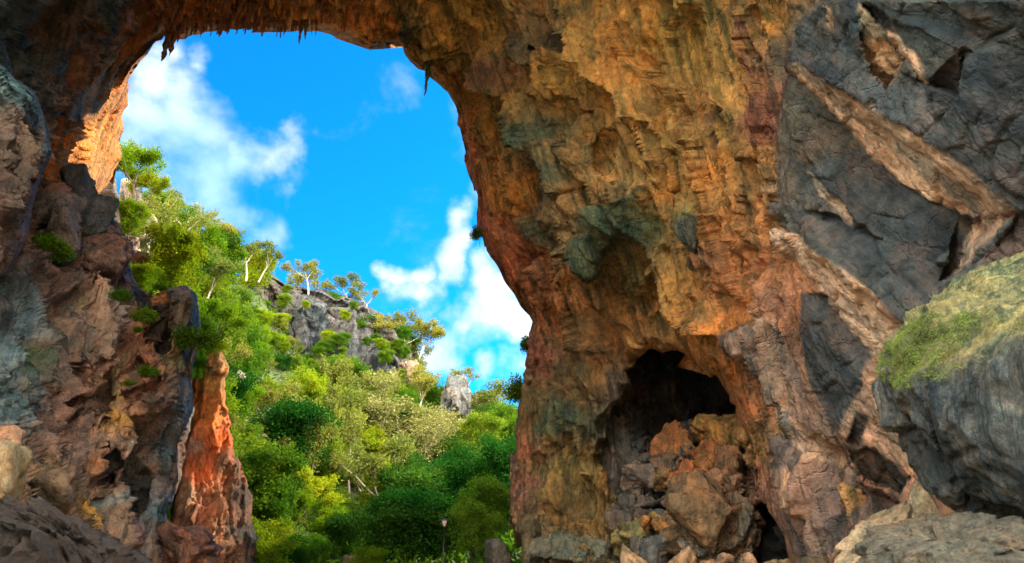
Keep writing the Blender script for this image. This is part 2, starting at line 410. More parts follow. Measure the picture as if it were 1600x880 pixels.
# ------------------------------------------------------------------ cave wall and roof
OPEN = [(835,505),(826,520),(822,560),(815,620),(805,660),(803,720),(796,760),(798,810),(815,850),(812,900),(820,2000),(-900,2000),(-250,1000),(-60,620),(30,470),(80,380),(110,330),
        (160,300),(178,268),(192,240),(186,222),(196,200),(190,180),(200,165),(197,150),(203,118),(216,100),(232,78),(243,66),(258,58),(285,62),(318,53),(350,49),(380,46),(420,46),(450,49),(480,48),(505,50),
        (522,58),(540,64),(560,70),(580,76),(600,71),(628,72),(634,88),(640,98),(655,106),(672,122),(690,133),(700,147),(712,165),(716,180),(714,195),(724,205),(722,218),(728,232),(724,250),(733,270),(741,290),(748,312),(744,335),(745,355),(756,378),(766,400),
        (780,425),(792,445),(808,468),(820,486)]
MOUTH = [(982,598),(986,572),(1000,556),(1022,546),(1040,548),(1060,552),(1078,556),(1092,572),(1100,582),(1118,590),(1130,604),(1142,625),(1147,650),(1150,668),(1158,690),(1170,720),(1176,770),(1165,860),(1120,930),(1000,930),(975,860),(972,790),(955,760),(938,720),(950,660),(965,630)]
HOLE2 = [(1176,792),(1190,784),(1204,800),(1214,820),(1226,840),(1230,862),(1238,920),(1170,920),(1174,860),(1170,820)]
OPENJ = jag(OPEN, 2.6, 8, 1); MOUTHJ = jag(MOUTH, 5, 9, 2); HOLEJ = jag(HOLE2, 2, 9, 3)
D_WALL = tps([(265,62,30),(200,115,29.5),(200,165,31.5),(192,220,33),(165,300,32),(60,400,27),(-50,700,22),(380,47,30),(520,55,30),(640,80,30),(720,170,30),(750,370,29),(835,505,28),(820,650,27.5),(795,800,27),
  (400,0,27.5),(600,0,26.5),(800,0,22),(1000,0,17.5),(1200,0,13.8),(1350,0,10),(1600,0,6.5),(800,150,24.5),(800,300,26),(900,300,21.5),(1000,300,18.5),(1150,300,15.5),(1000,450,20.5),(900,500,25),(900,650,25),(950,800,24),
  (1050,500,21),(1150,500,16.5),(1200,650,15),(1230,850,14.2),(870,860,24),(1160,690,18.5),(1230,200,13.6),(1230,500,13),(1350,800,11),(1600,500,7.5),(1600,800,7.5),(1450,700,9.5),
  (0,0,15),(0,150,17),(100,0,20),(200,0,24),(100,150,23),(200,70,27.5),(150,200,28.6),(120,230,25.6),(85,255,22.3),(150,150,26.5),(0,300,20),
  (400,-400,19),(0,-400,13),(800,-400,15),(1300,-400,9),(1700,-400,6),(2200,-400,5),(2200,400,4.5),(2200,1000,4.5),(400,-1200,11),(1200,-1200,8),(-600,-400,12),(-600,300,12),(-600,900,11),(-1200,0,9),(2200,-1200,5),(-900,-1200,9)])
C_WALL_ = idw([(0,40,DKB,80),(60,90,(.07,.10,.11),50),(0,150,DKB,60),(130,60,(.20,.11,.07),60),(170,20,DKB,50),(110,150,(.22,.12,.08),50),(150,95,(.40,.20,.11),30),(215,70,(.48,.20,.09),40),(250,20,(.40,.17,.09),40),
  (150,220,(.86,.33,.09),60),(185,150,(.8,.28,.08),30),(110,250,(.8,.3,.09),30),(320,30,(.8,.30,.08),50),(440,30,(.85,.38,.10),60),(400,5,(.75,.32,.1),50),(545,40,(.8,.36,.12),50),(250,50,(.8,.3,.1),30),(600,60,(.75,.32,.09),30),(560,5,(.6,.32,.1),30),(620,60,ORA,40),  # sunlit patch, arch lip and ceiling brightened in colour for their glow
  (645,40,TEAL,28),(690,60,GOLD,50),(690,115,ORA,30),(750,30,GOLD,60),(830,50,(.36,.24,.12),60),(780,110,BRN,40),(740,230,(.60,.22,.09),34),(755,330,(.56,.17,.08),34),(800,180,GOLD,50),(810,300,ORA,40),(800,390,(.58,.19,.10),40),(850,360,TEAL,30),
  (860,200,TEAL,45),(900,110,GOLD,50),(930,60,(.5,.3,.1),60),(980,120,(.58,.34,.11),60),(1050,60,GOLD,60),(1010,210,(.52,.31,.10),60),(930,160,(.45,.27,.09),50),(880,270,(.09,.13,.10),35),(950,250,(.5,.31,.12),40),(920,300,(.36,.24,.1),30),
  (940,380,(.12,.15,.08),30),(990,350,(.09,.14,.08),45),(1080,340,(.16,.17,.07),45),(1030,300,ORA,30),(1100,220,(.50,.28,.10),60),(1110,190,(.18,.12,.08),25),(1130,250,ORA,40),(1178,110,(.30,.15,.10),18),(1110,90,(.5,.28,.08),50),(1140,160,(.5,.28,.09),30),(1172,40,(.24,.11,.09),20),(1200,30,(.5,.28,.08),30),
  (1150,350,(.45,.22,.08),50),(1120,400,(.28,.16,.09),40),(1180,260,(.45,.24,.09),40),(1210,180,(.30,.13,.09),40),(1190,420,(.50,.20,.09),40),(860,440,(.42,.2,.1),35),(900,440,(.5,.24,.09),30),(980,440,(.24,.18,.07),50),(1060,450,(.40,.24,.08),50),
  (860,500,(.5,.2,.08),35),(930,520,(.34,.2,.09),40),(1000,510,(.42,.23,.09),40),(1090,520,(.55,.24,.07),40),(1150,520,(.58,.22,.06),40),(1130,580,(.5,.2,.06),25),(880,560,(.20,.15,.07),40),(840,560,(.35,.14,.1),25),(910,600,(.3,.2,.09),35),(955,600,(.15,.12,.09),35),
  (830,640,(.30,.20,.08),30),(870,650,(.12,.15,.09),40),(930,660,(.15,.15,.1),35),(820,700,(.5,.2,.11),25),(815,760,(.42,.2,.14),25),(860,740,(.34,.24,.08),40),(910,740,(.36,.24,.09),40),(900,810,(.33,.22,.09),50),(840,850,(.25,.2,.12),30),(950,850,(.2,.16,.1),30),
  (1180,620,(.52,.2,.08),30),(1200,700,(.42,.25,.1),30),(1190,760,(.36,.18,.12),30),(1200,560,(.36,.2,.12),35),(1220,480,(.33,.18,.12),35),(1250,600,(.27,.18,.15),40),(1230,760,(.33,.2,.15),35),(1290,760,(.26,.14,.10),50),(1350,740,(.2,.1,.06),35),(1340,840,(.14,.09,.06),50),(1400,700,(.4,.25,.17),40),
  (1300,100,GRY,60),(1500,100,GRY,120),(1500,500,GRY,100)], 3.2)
def C_WALL(X, Y): return C_WALL_(X, Y) * 1.0
def lin(a, b, t_): return a + (b - a) * t_
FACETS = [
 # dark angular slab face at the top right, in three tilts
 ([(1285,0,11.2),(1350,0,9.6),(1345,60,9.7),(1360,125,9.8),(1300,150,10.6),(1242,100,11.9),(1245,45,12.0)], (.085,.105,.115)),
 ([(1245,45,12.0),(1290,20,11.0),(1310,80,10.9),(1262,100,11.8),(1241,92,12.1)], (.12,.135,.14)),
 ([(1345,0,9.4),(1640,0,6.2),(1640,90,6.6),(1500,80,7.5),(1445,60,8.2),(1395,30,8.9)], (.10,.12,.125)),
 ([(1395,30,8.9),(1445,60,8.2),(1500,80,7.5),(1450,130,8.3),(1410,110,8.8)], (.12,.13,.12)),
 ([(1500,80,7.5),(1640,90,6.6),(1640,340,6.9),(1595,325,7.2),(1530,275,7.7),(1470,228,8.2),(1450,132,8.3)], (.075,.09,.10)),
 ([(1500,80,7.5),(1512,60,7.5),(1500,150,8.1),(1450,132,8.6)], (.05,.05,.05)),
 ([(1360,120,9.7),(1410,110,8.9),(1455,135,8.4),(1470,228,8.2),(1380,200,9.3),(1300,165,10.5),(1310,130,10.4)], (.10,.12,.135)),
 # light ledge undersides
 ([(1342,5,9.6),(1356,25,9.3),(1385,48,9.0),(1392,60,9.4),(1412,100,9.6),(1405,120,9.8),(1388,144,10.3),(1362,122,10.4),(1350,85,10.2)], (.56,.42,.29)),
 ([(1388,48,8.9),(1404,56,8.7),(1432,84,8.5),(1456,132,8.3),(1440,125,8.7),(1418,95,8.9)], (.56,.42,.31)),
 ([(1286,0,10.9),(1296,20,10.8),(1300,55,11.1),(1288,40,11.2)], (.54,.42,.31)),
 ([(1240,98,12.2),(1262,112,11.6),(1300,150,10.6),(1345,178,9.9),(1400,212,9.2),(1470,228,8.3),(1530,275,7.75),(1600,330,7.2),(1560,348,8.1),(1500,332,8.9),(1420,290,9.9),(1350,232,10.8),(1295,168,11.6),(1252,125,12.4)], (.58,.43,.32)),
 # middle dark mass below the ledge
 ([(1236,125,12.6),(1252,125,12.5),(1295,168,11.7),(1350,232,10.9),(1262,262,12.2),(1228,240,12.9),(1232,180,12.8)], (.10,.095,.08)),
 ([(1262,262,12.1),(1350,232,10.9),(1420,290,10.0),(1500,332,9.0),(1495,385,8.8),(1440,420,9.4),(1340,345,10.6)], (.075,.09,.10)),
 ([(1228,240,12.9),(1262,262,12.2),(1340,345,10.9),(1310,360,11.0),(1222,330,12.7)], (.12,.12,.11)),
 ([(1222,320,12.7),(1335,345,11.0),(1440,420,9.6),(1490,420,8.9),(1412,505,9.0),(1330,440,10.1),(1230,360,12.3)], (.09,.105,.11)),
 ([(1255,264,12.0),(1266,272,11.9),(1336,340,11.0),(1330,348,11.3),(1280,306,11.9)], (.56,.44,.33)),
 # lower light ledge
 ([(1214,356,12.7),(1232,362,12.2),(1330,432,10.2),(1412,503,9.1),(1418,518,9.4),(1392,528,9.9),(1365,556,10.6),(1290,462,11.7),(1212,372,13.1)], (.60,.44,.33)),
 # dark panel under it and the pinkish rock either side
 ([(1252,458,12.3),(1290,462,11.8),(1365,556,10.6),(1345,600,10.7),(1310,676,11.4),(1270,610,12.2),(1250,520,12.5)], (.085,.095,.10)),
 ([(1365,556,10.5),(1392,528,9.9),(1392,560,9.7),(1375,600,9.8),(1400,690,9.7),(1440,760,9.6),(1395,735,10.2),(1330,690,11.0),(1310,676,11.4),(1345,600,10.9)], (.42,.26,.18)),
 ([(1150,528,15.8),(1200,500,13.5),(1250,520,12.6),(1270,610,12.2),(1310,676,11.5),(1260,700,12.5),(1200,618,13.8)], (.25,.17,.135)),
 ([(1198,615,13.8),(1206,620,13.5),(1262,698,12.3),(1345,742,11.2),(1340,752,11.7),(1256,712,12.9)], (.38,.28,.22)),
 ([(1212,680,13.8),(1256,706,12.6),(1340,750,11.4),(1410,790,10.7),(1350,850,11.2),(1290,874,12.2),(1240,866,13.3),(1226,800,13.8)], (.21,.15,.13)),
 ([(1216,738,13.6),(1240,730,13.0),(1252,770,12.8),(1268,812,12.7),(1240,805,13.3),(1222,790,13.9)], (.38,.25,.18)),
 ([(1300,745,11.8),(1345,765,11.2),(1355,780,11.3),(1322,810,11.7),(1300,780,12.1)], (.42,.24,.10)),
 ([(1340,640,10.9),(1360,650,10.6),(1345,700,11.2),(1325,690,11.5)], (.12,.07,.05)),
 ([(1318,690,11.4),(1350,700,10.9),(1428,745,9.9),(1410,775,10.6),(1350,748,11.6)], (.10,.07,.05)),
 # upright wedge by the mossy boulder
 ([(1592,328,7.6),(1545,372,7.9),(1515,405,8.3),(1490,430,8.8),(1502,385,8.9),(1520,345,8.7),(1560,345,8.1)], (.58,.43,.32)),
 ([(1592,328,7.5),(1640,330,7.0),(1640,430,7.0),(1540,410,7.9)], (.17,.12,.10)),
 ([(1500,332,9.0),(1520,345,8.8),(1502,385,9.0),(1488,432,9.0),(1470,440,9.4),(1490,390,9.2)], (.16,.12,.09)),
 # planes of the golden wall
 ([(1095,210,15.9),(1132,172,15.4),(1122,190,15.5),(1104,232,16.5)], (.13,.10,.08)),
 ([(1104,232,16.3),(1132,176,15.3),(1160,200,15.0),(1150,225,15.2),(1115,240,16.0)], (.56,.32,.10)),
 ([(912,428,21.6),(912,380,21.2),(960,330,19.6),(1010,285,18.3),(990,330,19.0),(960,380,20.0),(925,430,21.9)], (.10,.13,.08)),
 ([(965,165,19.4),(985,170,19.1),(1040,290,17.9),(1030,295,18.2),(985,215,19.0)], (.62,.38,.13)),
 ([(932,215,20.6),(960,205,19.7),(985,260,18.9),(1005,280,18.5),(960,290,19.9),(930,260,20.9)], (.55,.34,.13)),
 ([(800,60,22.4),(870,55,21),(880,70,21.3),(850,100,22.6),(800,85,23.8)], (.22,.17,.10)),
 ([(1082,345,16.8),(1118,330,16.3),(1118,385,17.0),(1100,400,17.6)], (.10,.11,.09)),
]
LEDGE = basis(PV(1560, 340, 7.8) - PV(1300, 160, 10.6))
def regions(X, Y):
    ang = sst(1215, 1262, X) * (1 - sst(690, 720, Y) * (1 - sst(1330, 1400, X)))    # angular slabs at the right
    col = sst(800, 830, X) * (1 - sst(950, 985, X)) * sst(585, 660, Y)                # flowstone columns
    left = 1 - sst(330, 520, X)
    return ang, col, left
def wall_flow(Wp, X, Y):
    jn = perlin(Wp * 1.3 + 5) * .25
    ang, col, left = [(a + jn > .5)[:, None].astype(float) for a in regions(X, Y)]
    v = np.maximum(col, left)
    return (Wp @ FLOW) * (1 - ang) * (1 - v) + (Wp @ VERT) * (1 - ang) * v + (Wp @ LEDGE) * ang
# long folds of the wall: (line, side, height in metres, width); the rock swells towards the line and breaks off at it
FOLDS = [([(858,-20),(890,50),(920,100),(945,125),(965,150),(985,163),(1015,200),(1040,235)], -1, .9, 60), ([(965,155),(1000,215),(1037,300)], -1, .6, 34), ([(918,362),(965,320),(1012,280)], 1, .75, 75),
         ([(1045,0),(1060,100),(1080,185),(1110,300),(1140,400),(1165,470)], 1, .7, 48), ([(1095,135),(1160,185),(1172,250),(1165,390)], -1, .6, 40), ([(870,265),(900,370),(928,435)], -1, .8, 34), ([(848,275),(865,350),(884,440)], -1, .7, 26),
         ([(800,270),(826,350),(850,430),(870,500)], -1, .7, 34), ([(690,50),(770,110),(860,230),(890,300)], -1, .9, 55), ([(940,45),(990,95),(1060,133),(1095,160)], 1, .7, 50), ([(1192,-20),(1180,60),(1200,120),(1215,200),(1222,300),(1200,370)], 1, .5, 34),
         ([(800,60),(850,62),(872,80),(900,150)], 1, 1.0, 50), ([(740,180),(790,260),(812,330)], -1, .6, 34), ([(640,-20),(690,60),(735,140)], -1, .7, 45), ([(1000,430),(1060,455),(1120,500),(1165,560)], -1, .8, 50), ([(880,450),(900,520),(945,560)], 1, .7, 40),
         ([(1040,300),(1085,350),(1095,420)], -1, .7, 45), ([(830,140),(850,200),(905,240),(930,215)], 1, .5, 45), ([(560,-20),(600,30),(640,60)], -1, .5, 30)]
def folds(X, Y, Wp):
    j1 = fbm(Wp * .8 + 70, 4, .6) * 9; j2 = fbm(Wp * .8 + 170, 4, .6) * 9; Xj = X + j1; Yj = Y + j2; out = np.zeros(len(X)); m = (X > 500) & (X < 1260) & (Y > -60) & (Y < 620); xm, ym = Xj[m], Yj[m]; acc = np.zeros(m.sum())
    for ln, side, h, wd in FOLDS:
        bd = np.full(xm.shape, 1e9); sg = np.zeros(xm.shape); end = np.ones(xm.shape); tot = len(ln) - 1
        for i in range(tot):
            (x0, y0), (x1, y1) = ln[i], ln[i + 1]; dx, dy = x1 - x0, y1 - y0; l2 = dx * dx + dy * dy
            t_ = ((xm - x0) * dx + (ym - y0) * dy) / l2; tcl = np.clip(t_, 0, 1); d_ = np.hypot(xm - x0 - tcl * dx, ym - y0 - tcl * dy); c_ = np.sign(dx * (ym - y0) - dy * (xm - x0))
            k = d_ < bd; bd = np.where(k, d_, bd); sg = np.where(k, c_, sg); g_ = (i + tcl) / tot; end = np.where(k, np.sqrt(np.clip(4 * g_ * (1 - g_), 0, 1)), end)
        acc += np.where(sg * side > 0, h * np.clip(1 - bd / wd, 0, 1) ** 1.3 * end, 0)
    out[m] = acc; return out
def wall_disp(Wp, X, Y, n):
    ang, col, left = regions(X, Y)
    q = Wp @ FLOW; q2 = Wp @ VERT; lm = left[:, None]; q = q * (1 - lm) + q2 * lm
    warp = np.stack([perlin(Wp * .33 + 3), perlin(Wp * .33 + 40), perlin(Wp * .33 + 80)], 1)
    a = q * (.40, .40, .055) + warp * .34; b = q * (1.6, 1.6, .22) + warp * .8
    big = ridged(a, 3, .5); med = ridged(b, 4, .55)
    patch = sst(-.25, .3, perlin(Wp * .25 + 90))          # calm planes between torn, ribbed areas
    b2 = ridged(q * (4.2, 4.2, .55) + warp * 1.6 + 5, 3, .6)
    flow = big * .58 + med * (.10 + .30 * patch) + b2 * (.02 + .07 * patch) + fbm(Wp * .22, 3) * .35 + fbm(Wp * 2.2, 5, .62) * .075
    f1, f2, pl = worley(q * (.5, .5, .22) + warp * .6 + 7)
    flow += np.clip(pl, -.9, .9) * .32
    f1, f2, pl = worley(q * (1.4, 1.4, .28) + warp * 1.0 + 17)
    flow += np.clip(pl, -.9, .9) * .20
    cr_ = ridged(q * (.8, .8, .14) + warp * .9 + 33, 2); flow -= np.clip(cr_ - .62, 0, 1) * .9 * patch      # deep clefts along the folds
    # thin plates standing proud, with shadowed undersides
    sc = perlin(q * (1.0, 1.0, .16) + warp * 1.2 + 60); flow += np.clip(sc * 7, -.5, .5) * .24
    sc = perlin(q * (2.2, 2.2, .3) + warp * 2.4 + 160); flow += np.clip(sc * 6, -.5, .5) * .10 * patch
    cq = q2 * (1.9, 1.9, .12) + warp * .3
    colm = ridged(cq, 3, .5) * .50 + ridged(q2 * (5, 5, .6) + warp, 3) * .08 + fbm(Wp * .6, 5) * .38 + fbm(Wp * 3.5, 4, .6) * .04
    f1, f2, pl2 = worley(Wp * 1.1 + warp * .6 + 3); g1, g2, pl3 = worley(Wp * 2.9 + warp * .9 + 13)
    flat = fbm(Wp * .9, 5, .5) * .03 + np.clip(pl2, -.8, .8) * .06 - np.exp(-((f2 - f1) * 22) ** 2) * .05 + np.clip(pl3, -.8, .8) * .035 - np.exp(-((g2 - g1) * 14) ** 2) * .015 + fbm(Wp * 6, 4, .6) * .012
    k = np.clip(np.linalg.norm(Wp - CAM, axis=1) / 18, .35, 1.15)
    k = k * (1 - .6 * sst(260, 215, X) * sst(95, 135, X) * sst(100, 150, Y))
    flow = flow * (1 - .22 * sst(760, 850, X)) + folds(X, Y, Wp) * 1.15
    return (flow * (1 - col) + colm * col * 1.5) * (1 - ang) * k + flat * ang
def slab_dust(X, Y, C, wx, wy):
    ang = regions(X, Y)[0] * (C.max(-1) < .2); m = sst(-.15, .6, wx + .25 * np.sin(wy * 5)) * .32 * ang
    m2 = sst(.1, .8, -wy) * .35 * ang
    C = C * (1 - ang[..., None] * np.array((.36, .28, .22))); C = C * (1 - m[..., None]) + np.array((.15, .11, .105)) * m[..., None]
    return C * (1 - m2[..., None]) + np.array((.085, .095, .105)) * m2[..., None]
xs = axis(-1600, -8, 1610, 2700, 2.3); ys = axis(-1700, -8, 890, 1700, 2.3)
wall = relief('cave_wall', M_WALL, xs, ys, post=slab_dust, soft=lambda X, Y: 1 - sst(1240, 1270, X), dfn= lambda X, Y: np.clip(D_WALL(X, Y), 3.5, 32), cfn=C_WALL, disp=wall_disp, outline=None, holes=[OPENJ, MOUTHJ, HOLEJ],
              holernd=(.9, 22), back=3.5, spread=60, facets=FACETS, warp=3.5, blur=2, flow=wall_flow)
tag(wall, kind='structure')

# chamber behind the dark mouth and the lower hole
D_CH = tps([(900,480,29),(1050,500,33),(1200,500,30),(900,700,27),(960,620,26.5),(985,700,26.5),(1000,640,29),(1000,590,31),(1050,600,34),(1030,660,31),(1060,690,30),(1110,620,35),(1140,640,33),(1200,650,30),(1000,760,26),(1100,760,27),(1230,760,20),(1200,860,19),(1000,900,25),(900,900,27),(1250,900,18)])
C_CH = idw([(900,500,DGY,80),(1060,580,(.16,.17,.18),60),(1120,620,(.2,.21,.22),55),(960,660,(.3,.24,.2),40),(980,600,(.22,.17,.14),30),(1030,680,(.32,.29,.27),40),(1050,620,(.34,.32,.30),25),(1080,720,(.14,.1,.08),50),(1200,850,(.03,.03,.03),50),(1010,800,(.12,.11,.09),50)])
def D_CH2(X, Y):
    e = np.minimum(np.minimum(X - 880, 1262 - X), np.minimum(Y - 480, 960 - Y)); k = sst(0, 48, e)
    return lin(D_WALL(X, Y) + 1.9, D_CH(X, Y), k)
def ch_disp(Wp, X, Y, n):
    q = Wp @ VERT; return ridged(q * (.9, .9, .15), 4) * .5 + fbm(Wp * .6, 5, .55) * .5
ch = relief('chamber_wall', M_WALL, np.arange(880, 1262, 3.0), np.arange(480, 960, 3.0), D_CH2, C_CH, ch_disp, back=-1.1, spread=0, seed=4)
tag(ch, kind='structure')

# unseen rock slab added behind the right rim to shade the low trees
def mass_cols(Vw, Vd, c): return c
shade_ob = hull_rock('shade_rock', [(1.9,29.5,-2),(2.2,30,9),(3.6,29,-2),(3.6,29,11),(2.6,47,-2),(4.8,47,-2),(3,45,10),(5,42,12),(4.4,31,12)], M_CRAG, 5, 18, (.25,.2,.14), .25, .4)
tag(shade_ob, kind='structure')

# ------------------------------------------------------------------ left cliff, bulge, column
LC = [(-400,230),(-40,250),(20,262),(62,275),(100,290),(140,310),(185,348),(193,372),(200,392),(206,425),(214,445),(236,462),(262,450),(290,446),(306,458),(312,480),(314,520),(308,548),(303,575),(300,605),(303,640),(294,680),(290,715),(278,760),(262,800),(256,840),(250,1100),(-400,1100)]
D_LC = tps([(-300,300,10),(-300,900,8),(0,280,15),(60,290,19),(140,330,22),(200,430,21.5),(235,500,22),(262,455,23),(308,500,24),(300,640,23.5),(230,560,19.5),(258,620,19),(200,600,18.5),(150,480,18),(120,600,16),(60,560,13.5),(0,560,11.5),(0,700,10.5),(0,850,9),
            (60,700,13),(120,740,14.5),(180,760,17),(240,740,20.5),(258,830,20.5),(180,880,16),(100,880,12),(290,560,22.5),(270,700,22.3)])
LFAC = [([(128,560,16.9),(150,545,17.0),(185,560,17.6),(178,620,18.6),(165,662,18.3),(118,640,16.9)], (.26,.15,.11)),
        ([(150,420,18.2),(182,445,18.3),(200,480,18.9),(185,560,18.0),(148,548,17.3),(140,480,17.6)], (.38,.26,.2)),
        ([(205,545,18.6),(235,545,18.9),(262,590,18.6),(250,610,19.3),(210,640,19.0),(195,600,18.6)], (.40,.20,.13)),
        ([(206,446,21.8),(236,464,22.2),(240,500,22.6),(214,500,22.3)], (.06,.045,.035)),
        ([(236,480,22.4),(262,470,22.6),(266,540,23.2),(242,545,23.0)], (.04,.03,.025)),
        ([(262,452,22.0),(308,456,23.0),(313,520,23.4),(300,560,23.6),(280,540,22.4),(266,500,22.2)], (.15,.13,.10)),
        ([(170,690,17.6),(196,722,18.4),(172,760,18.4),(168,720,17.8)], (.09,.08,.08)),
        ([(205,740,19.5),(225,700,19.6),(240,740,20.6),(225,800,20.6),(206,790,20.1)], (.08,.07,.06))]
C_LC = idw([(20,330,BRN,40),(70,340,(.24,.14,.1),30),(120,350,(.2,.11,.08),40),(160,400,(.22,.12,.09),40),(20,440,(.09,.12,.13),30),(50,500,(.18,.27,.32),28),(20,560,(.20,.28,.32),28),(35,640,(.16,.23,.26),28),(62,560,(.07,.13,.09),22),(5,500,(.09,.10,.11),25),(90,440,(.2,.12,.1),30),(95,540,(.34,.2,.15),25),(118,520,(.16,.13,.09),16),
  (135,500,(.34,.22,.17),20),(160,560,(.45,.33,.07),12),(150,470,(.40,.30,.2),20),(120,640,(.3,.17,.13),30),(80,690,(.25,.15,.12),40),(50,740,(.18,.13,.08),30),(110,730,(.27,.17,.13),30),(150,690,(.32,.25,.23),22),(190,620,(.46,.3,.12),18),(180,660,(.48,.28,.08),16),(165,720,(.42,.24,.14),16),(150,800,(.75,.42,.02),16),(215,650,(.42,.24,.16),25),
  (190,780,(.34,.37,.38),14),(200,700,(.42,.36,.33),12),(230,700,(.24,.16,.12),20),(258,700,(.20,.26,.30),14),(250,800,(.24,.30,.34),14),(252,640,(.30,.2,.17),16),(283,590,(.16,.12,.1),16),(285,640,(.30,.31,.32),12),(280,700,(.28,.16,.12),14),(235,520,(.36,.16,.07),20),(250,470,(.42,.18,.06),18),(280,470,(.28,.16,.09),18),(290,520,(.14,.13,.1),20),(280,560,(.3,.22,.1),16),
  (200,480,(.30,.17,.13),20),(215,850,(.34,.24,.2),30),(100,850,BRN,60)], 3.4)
def left_disp(Wp, X, Y, n):
    q = Wp @ VERT; warp = np.stack([perlin(Wp * .5 + 3), perlin(Wp * .5 + 40), perlin(Wp * .5 + 80)], 1)
    f1, f2, pl = worley(Wp * (.8, .8, .5) + warp * .6)
    return ridged(q * (.9, .9, .13) + warp * .4, 4, .55) * .46 + ridged(q * (2.6, 2.6, .3) + warp, 4, .6) * .17 + fbm(Wp * .5, 5, .55) * .30 + np.clip(pl, -.8, .8) * .12 - np.exp(-((f2 - f1) * 16) ** 2) * .12 + fbm(Wp * 3, 3, .6) * .03
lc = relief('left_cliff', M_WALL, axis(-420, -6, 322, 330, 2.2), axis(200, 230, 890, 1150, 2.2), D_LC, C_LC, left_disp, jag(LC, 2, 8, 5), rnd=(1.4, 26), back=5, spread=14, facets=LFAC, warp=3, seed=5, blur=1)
lc.name = 'cave_cliff'; tag(lc, kind='structure')

BULGE = [(-300,40),(-20,92),(6,104),(22,122),(40,132),(56,146),(66,172),(76,205),(80,238),(74,256),(66,272),(58,300),(50,330),(46,352),(40,380),(10,430),(-300,500)]
D_BU = tps([(-200,80,8.5),(0,110,12.2),(40,140,13.4),(78,230,14.5),(50,200,12.9),(0,250,11),(30,300,11.8),(50,340,13.5),(10,400,11.6),(-200,400,8.5)])
C_BU = idw([(10,120,(.10,.16,.17),22),(35,155,(.08,.13,.14),22),(60,190,(.10,.14,.15),14),(72,232,(.10,.14,.15),12),(20,190,(.13,.085,.065),25),(50,230,(.14,.095,.07),22),(15,260,(.12,.08,.06),30),(40,290,(.16,.11,.08),20),(20,350,(.15,.1,.08),30)], 3.2)
def bu_disp(Wp, X, Y, n):
    f1, f2, pl = worley(Wp * .9)
    return ridged((Wp @ VERT) * (1.1, 1.1, .5), 5, .6) * .22 + fbm(Wp * .7, 5, .55) * .3 + np.clip(pl, -.8, .8) * .24 + fbm(Wp * 4, 3) * .03
bu = relief('wall_bulge', M_WALL, axis(-310, -6, 84, 90, 2), axis(30, 80, 440, 510, 2), D_BU, C_BU, bu_disp, jag(BULGE, 1.2, 8, 6), rnd=(2.0, 34), back=5, spread=12, warp=2, seed=6)
tag(bu, 'rounded dark overhanging rock bulge jutting from the cave wall at the left edge', 'rock outcrop')

CO = [(296,552),(312,546),(330,550),(348,548),(356,570),(353,600),(352,625),(358,648),(362,690),(370,712),(378,734),(390,762),(397,790),(395,812),(402,840),(396,900),(396,1000),(236,1000),(252,900),(258,835),(276,765),(284,715),(288,680),(292,600)]
D_CO = tps([(320,560,26.2),(330,650,25.6),(300,720,25.2),(345,700,25.6),(375,760,26.6),(330,800,24.4),(280,820,24),(390,850,26.2),(320,880,24),(260,900,23.5),(300,600,26.6)])
C_CO = idw([(322,590,(.62,.28,.08),20),(340,580,(.4,.22,.09),12),(318,640,(.72,.23,.055),20),(335,690,(.72,.17,.045),20),(320,740,(.70,.18,.06),20),(325,790,(.52,.17,.08),16),(300,690,(.5,.3,.22),12),(292,760,(.42,.24,.15),16),(352,720,(.32,.14,.08),14),(362,730,(.22,.10,.05),14),(350,780,(.42,.17,.08),14),(378,780,(.10,.07,.05),16),(385,830,(.06,.05,.04),16),(290,850,(.2,.1,.07),20),(340,840,(.38,.18,.1),16)], 3.2)  # right flank darkened in the colour to hold down the sunlight there
co = relief('rock_buttress', M_WALL, axis(230, 240, 405, 410, 1.9), axis(540, 546, 900, 1010, 1.9), D_CO, C_CO, lambda a, b, c, d: left_disp(a, b, c, d) * .9, jag(CO, 3, 7, 7), rnd=(1.0, 12), back=4, spread=14, warp=2.5, seed=8)
tag(co, 'tall orange-red rock buttress catching the sun beside the green valley', 'rock buttress')

# ------------------------------------------------------------------ boulders
def rock(pts, label, colour, amp=.1, freq=1.0, sub=5, sharp=24, group=None, name='boulder', mat=None, seed=0, colfn=None, facet=.5, cat='boulder'):
    o = hull_rock(name, pts, mat or M_WALL, sub, sharp, colour, amp, freq, colfn, None, seed, facet)
    return tag(o, label, cat, group)
# dark rounded rocks heaped above the left cliff
G1 = 'dark rocks heaped on the left ledge'
rock(box_pts(84,258,150,322,20.4,22.8,1), 'dark rounded rock at the top of the heap below the sunlit wall', (.10,.085,.08), .16, .8, 5, 14, G1, seed=1)
rock(box_pts(96,300,192,384,20.2,22.6,2), 'dark blocky rock overhanging the sunlit gap, right end of the heap', (.09,.09,.095), .18, .8, 5, 14, G1, seed=2)
rock(box_pts(68,290,112,350,18.6,20.8,3), 'small reddish-brown rock wedged left of the dark heap', (.27,.12,.08), .14, .9, 5, 14, G1, seed=3)
rock(box_pts(48,300,132,420,17,20,4), 'grooved grey-brown rock under the heap with a fern beside it', (.15,.11,.09), .22, .7, 5, 12, G1, seed=4)
rock(box_pts(118,345,206,452,19,22,5), 'large purplish-brown rock forming the lower lip of the heap', (.21,.12,.09), .24, .7, 5, 12, G1, seed=5)
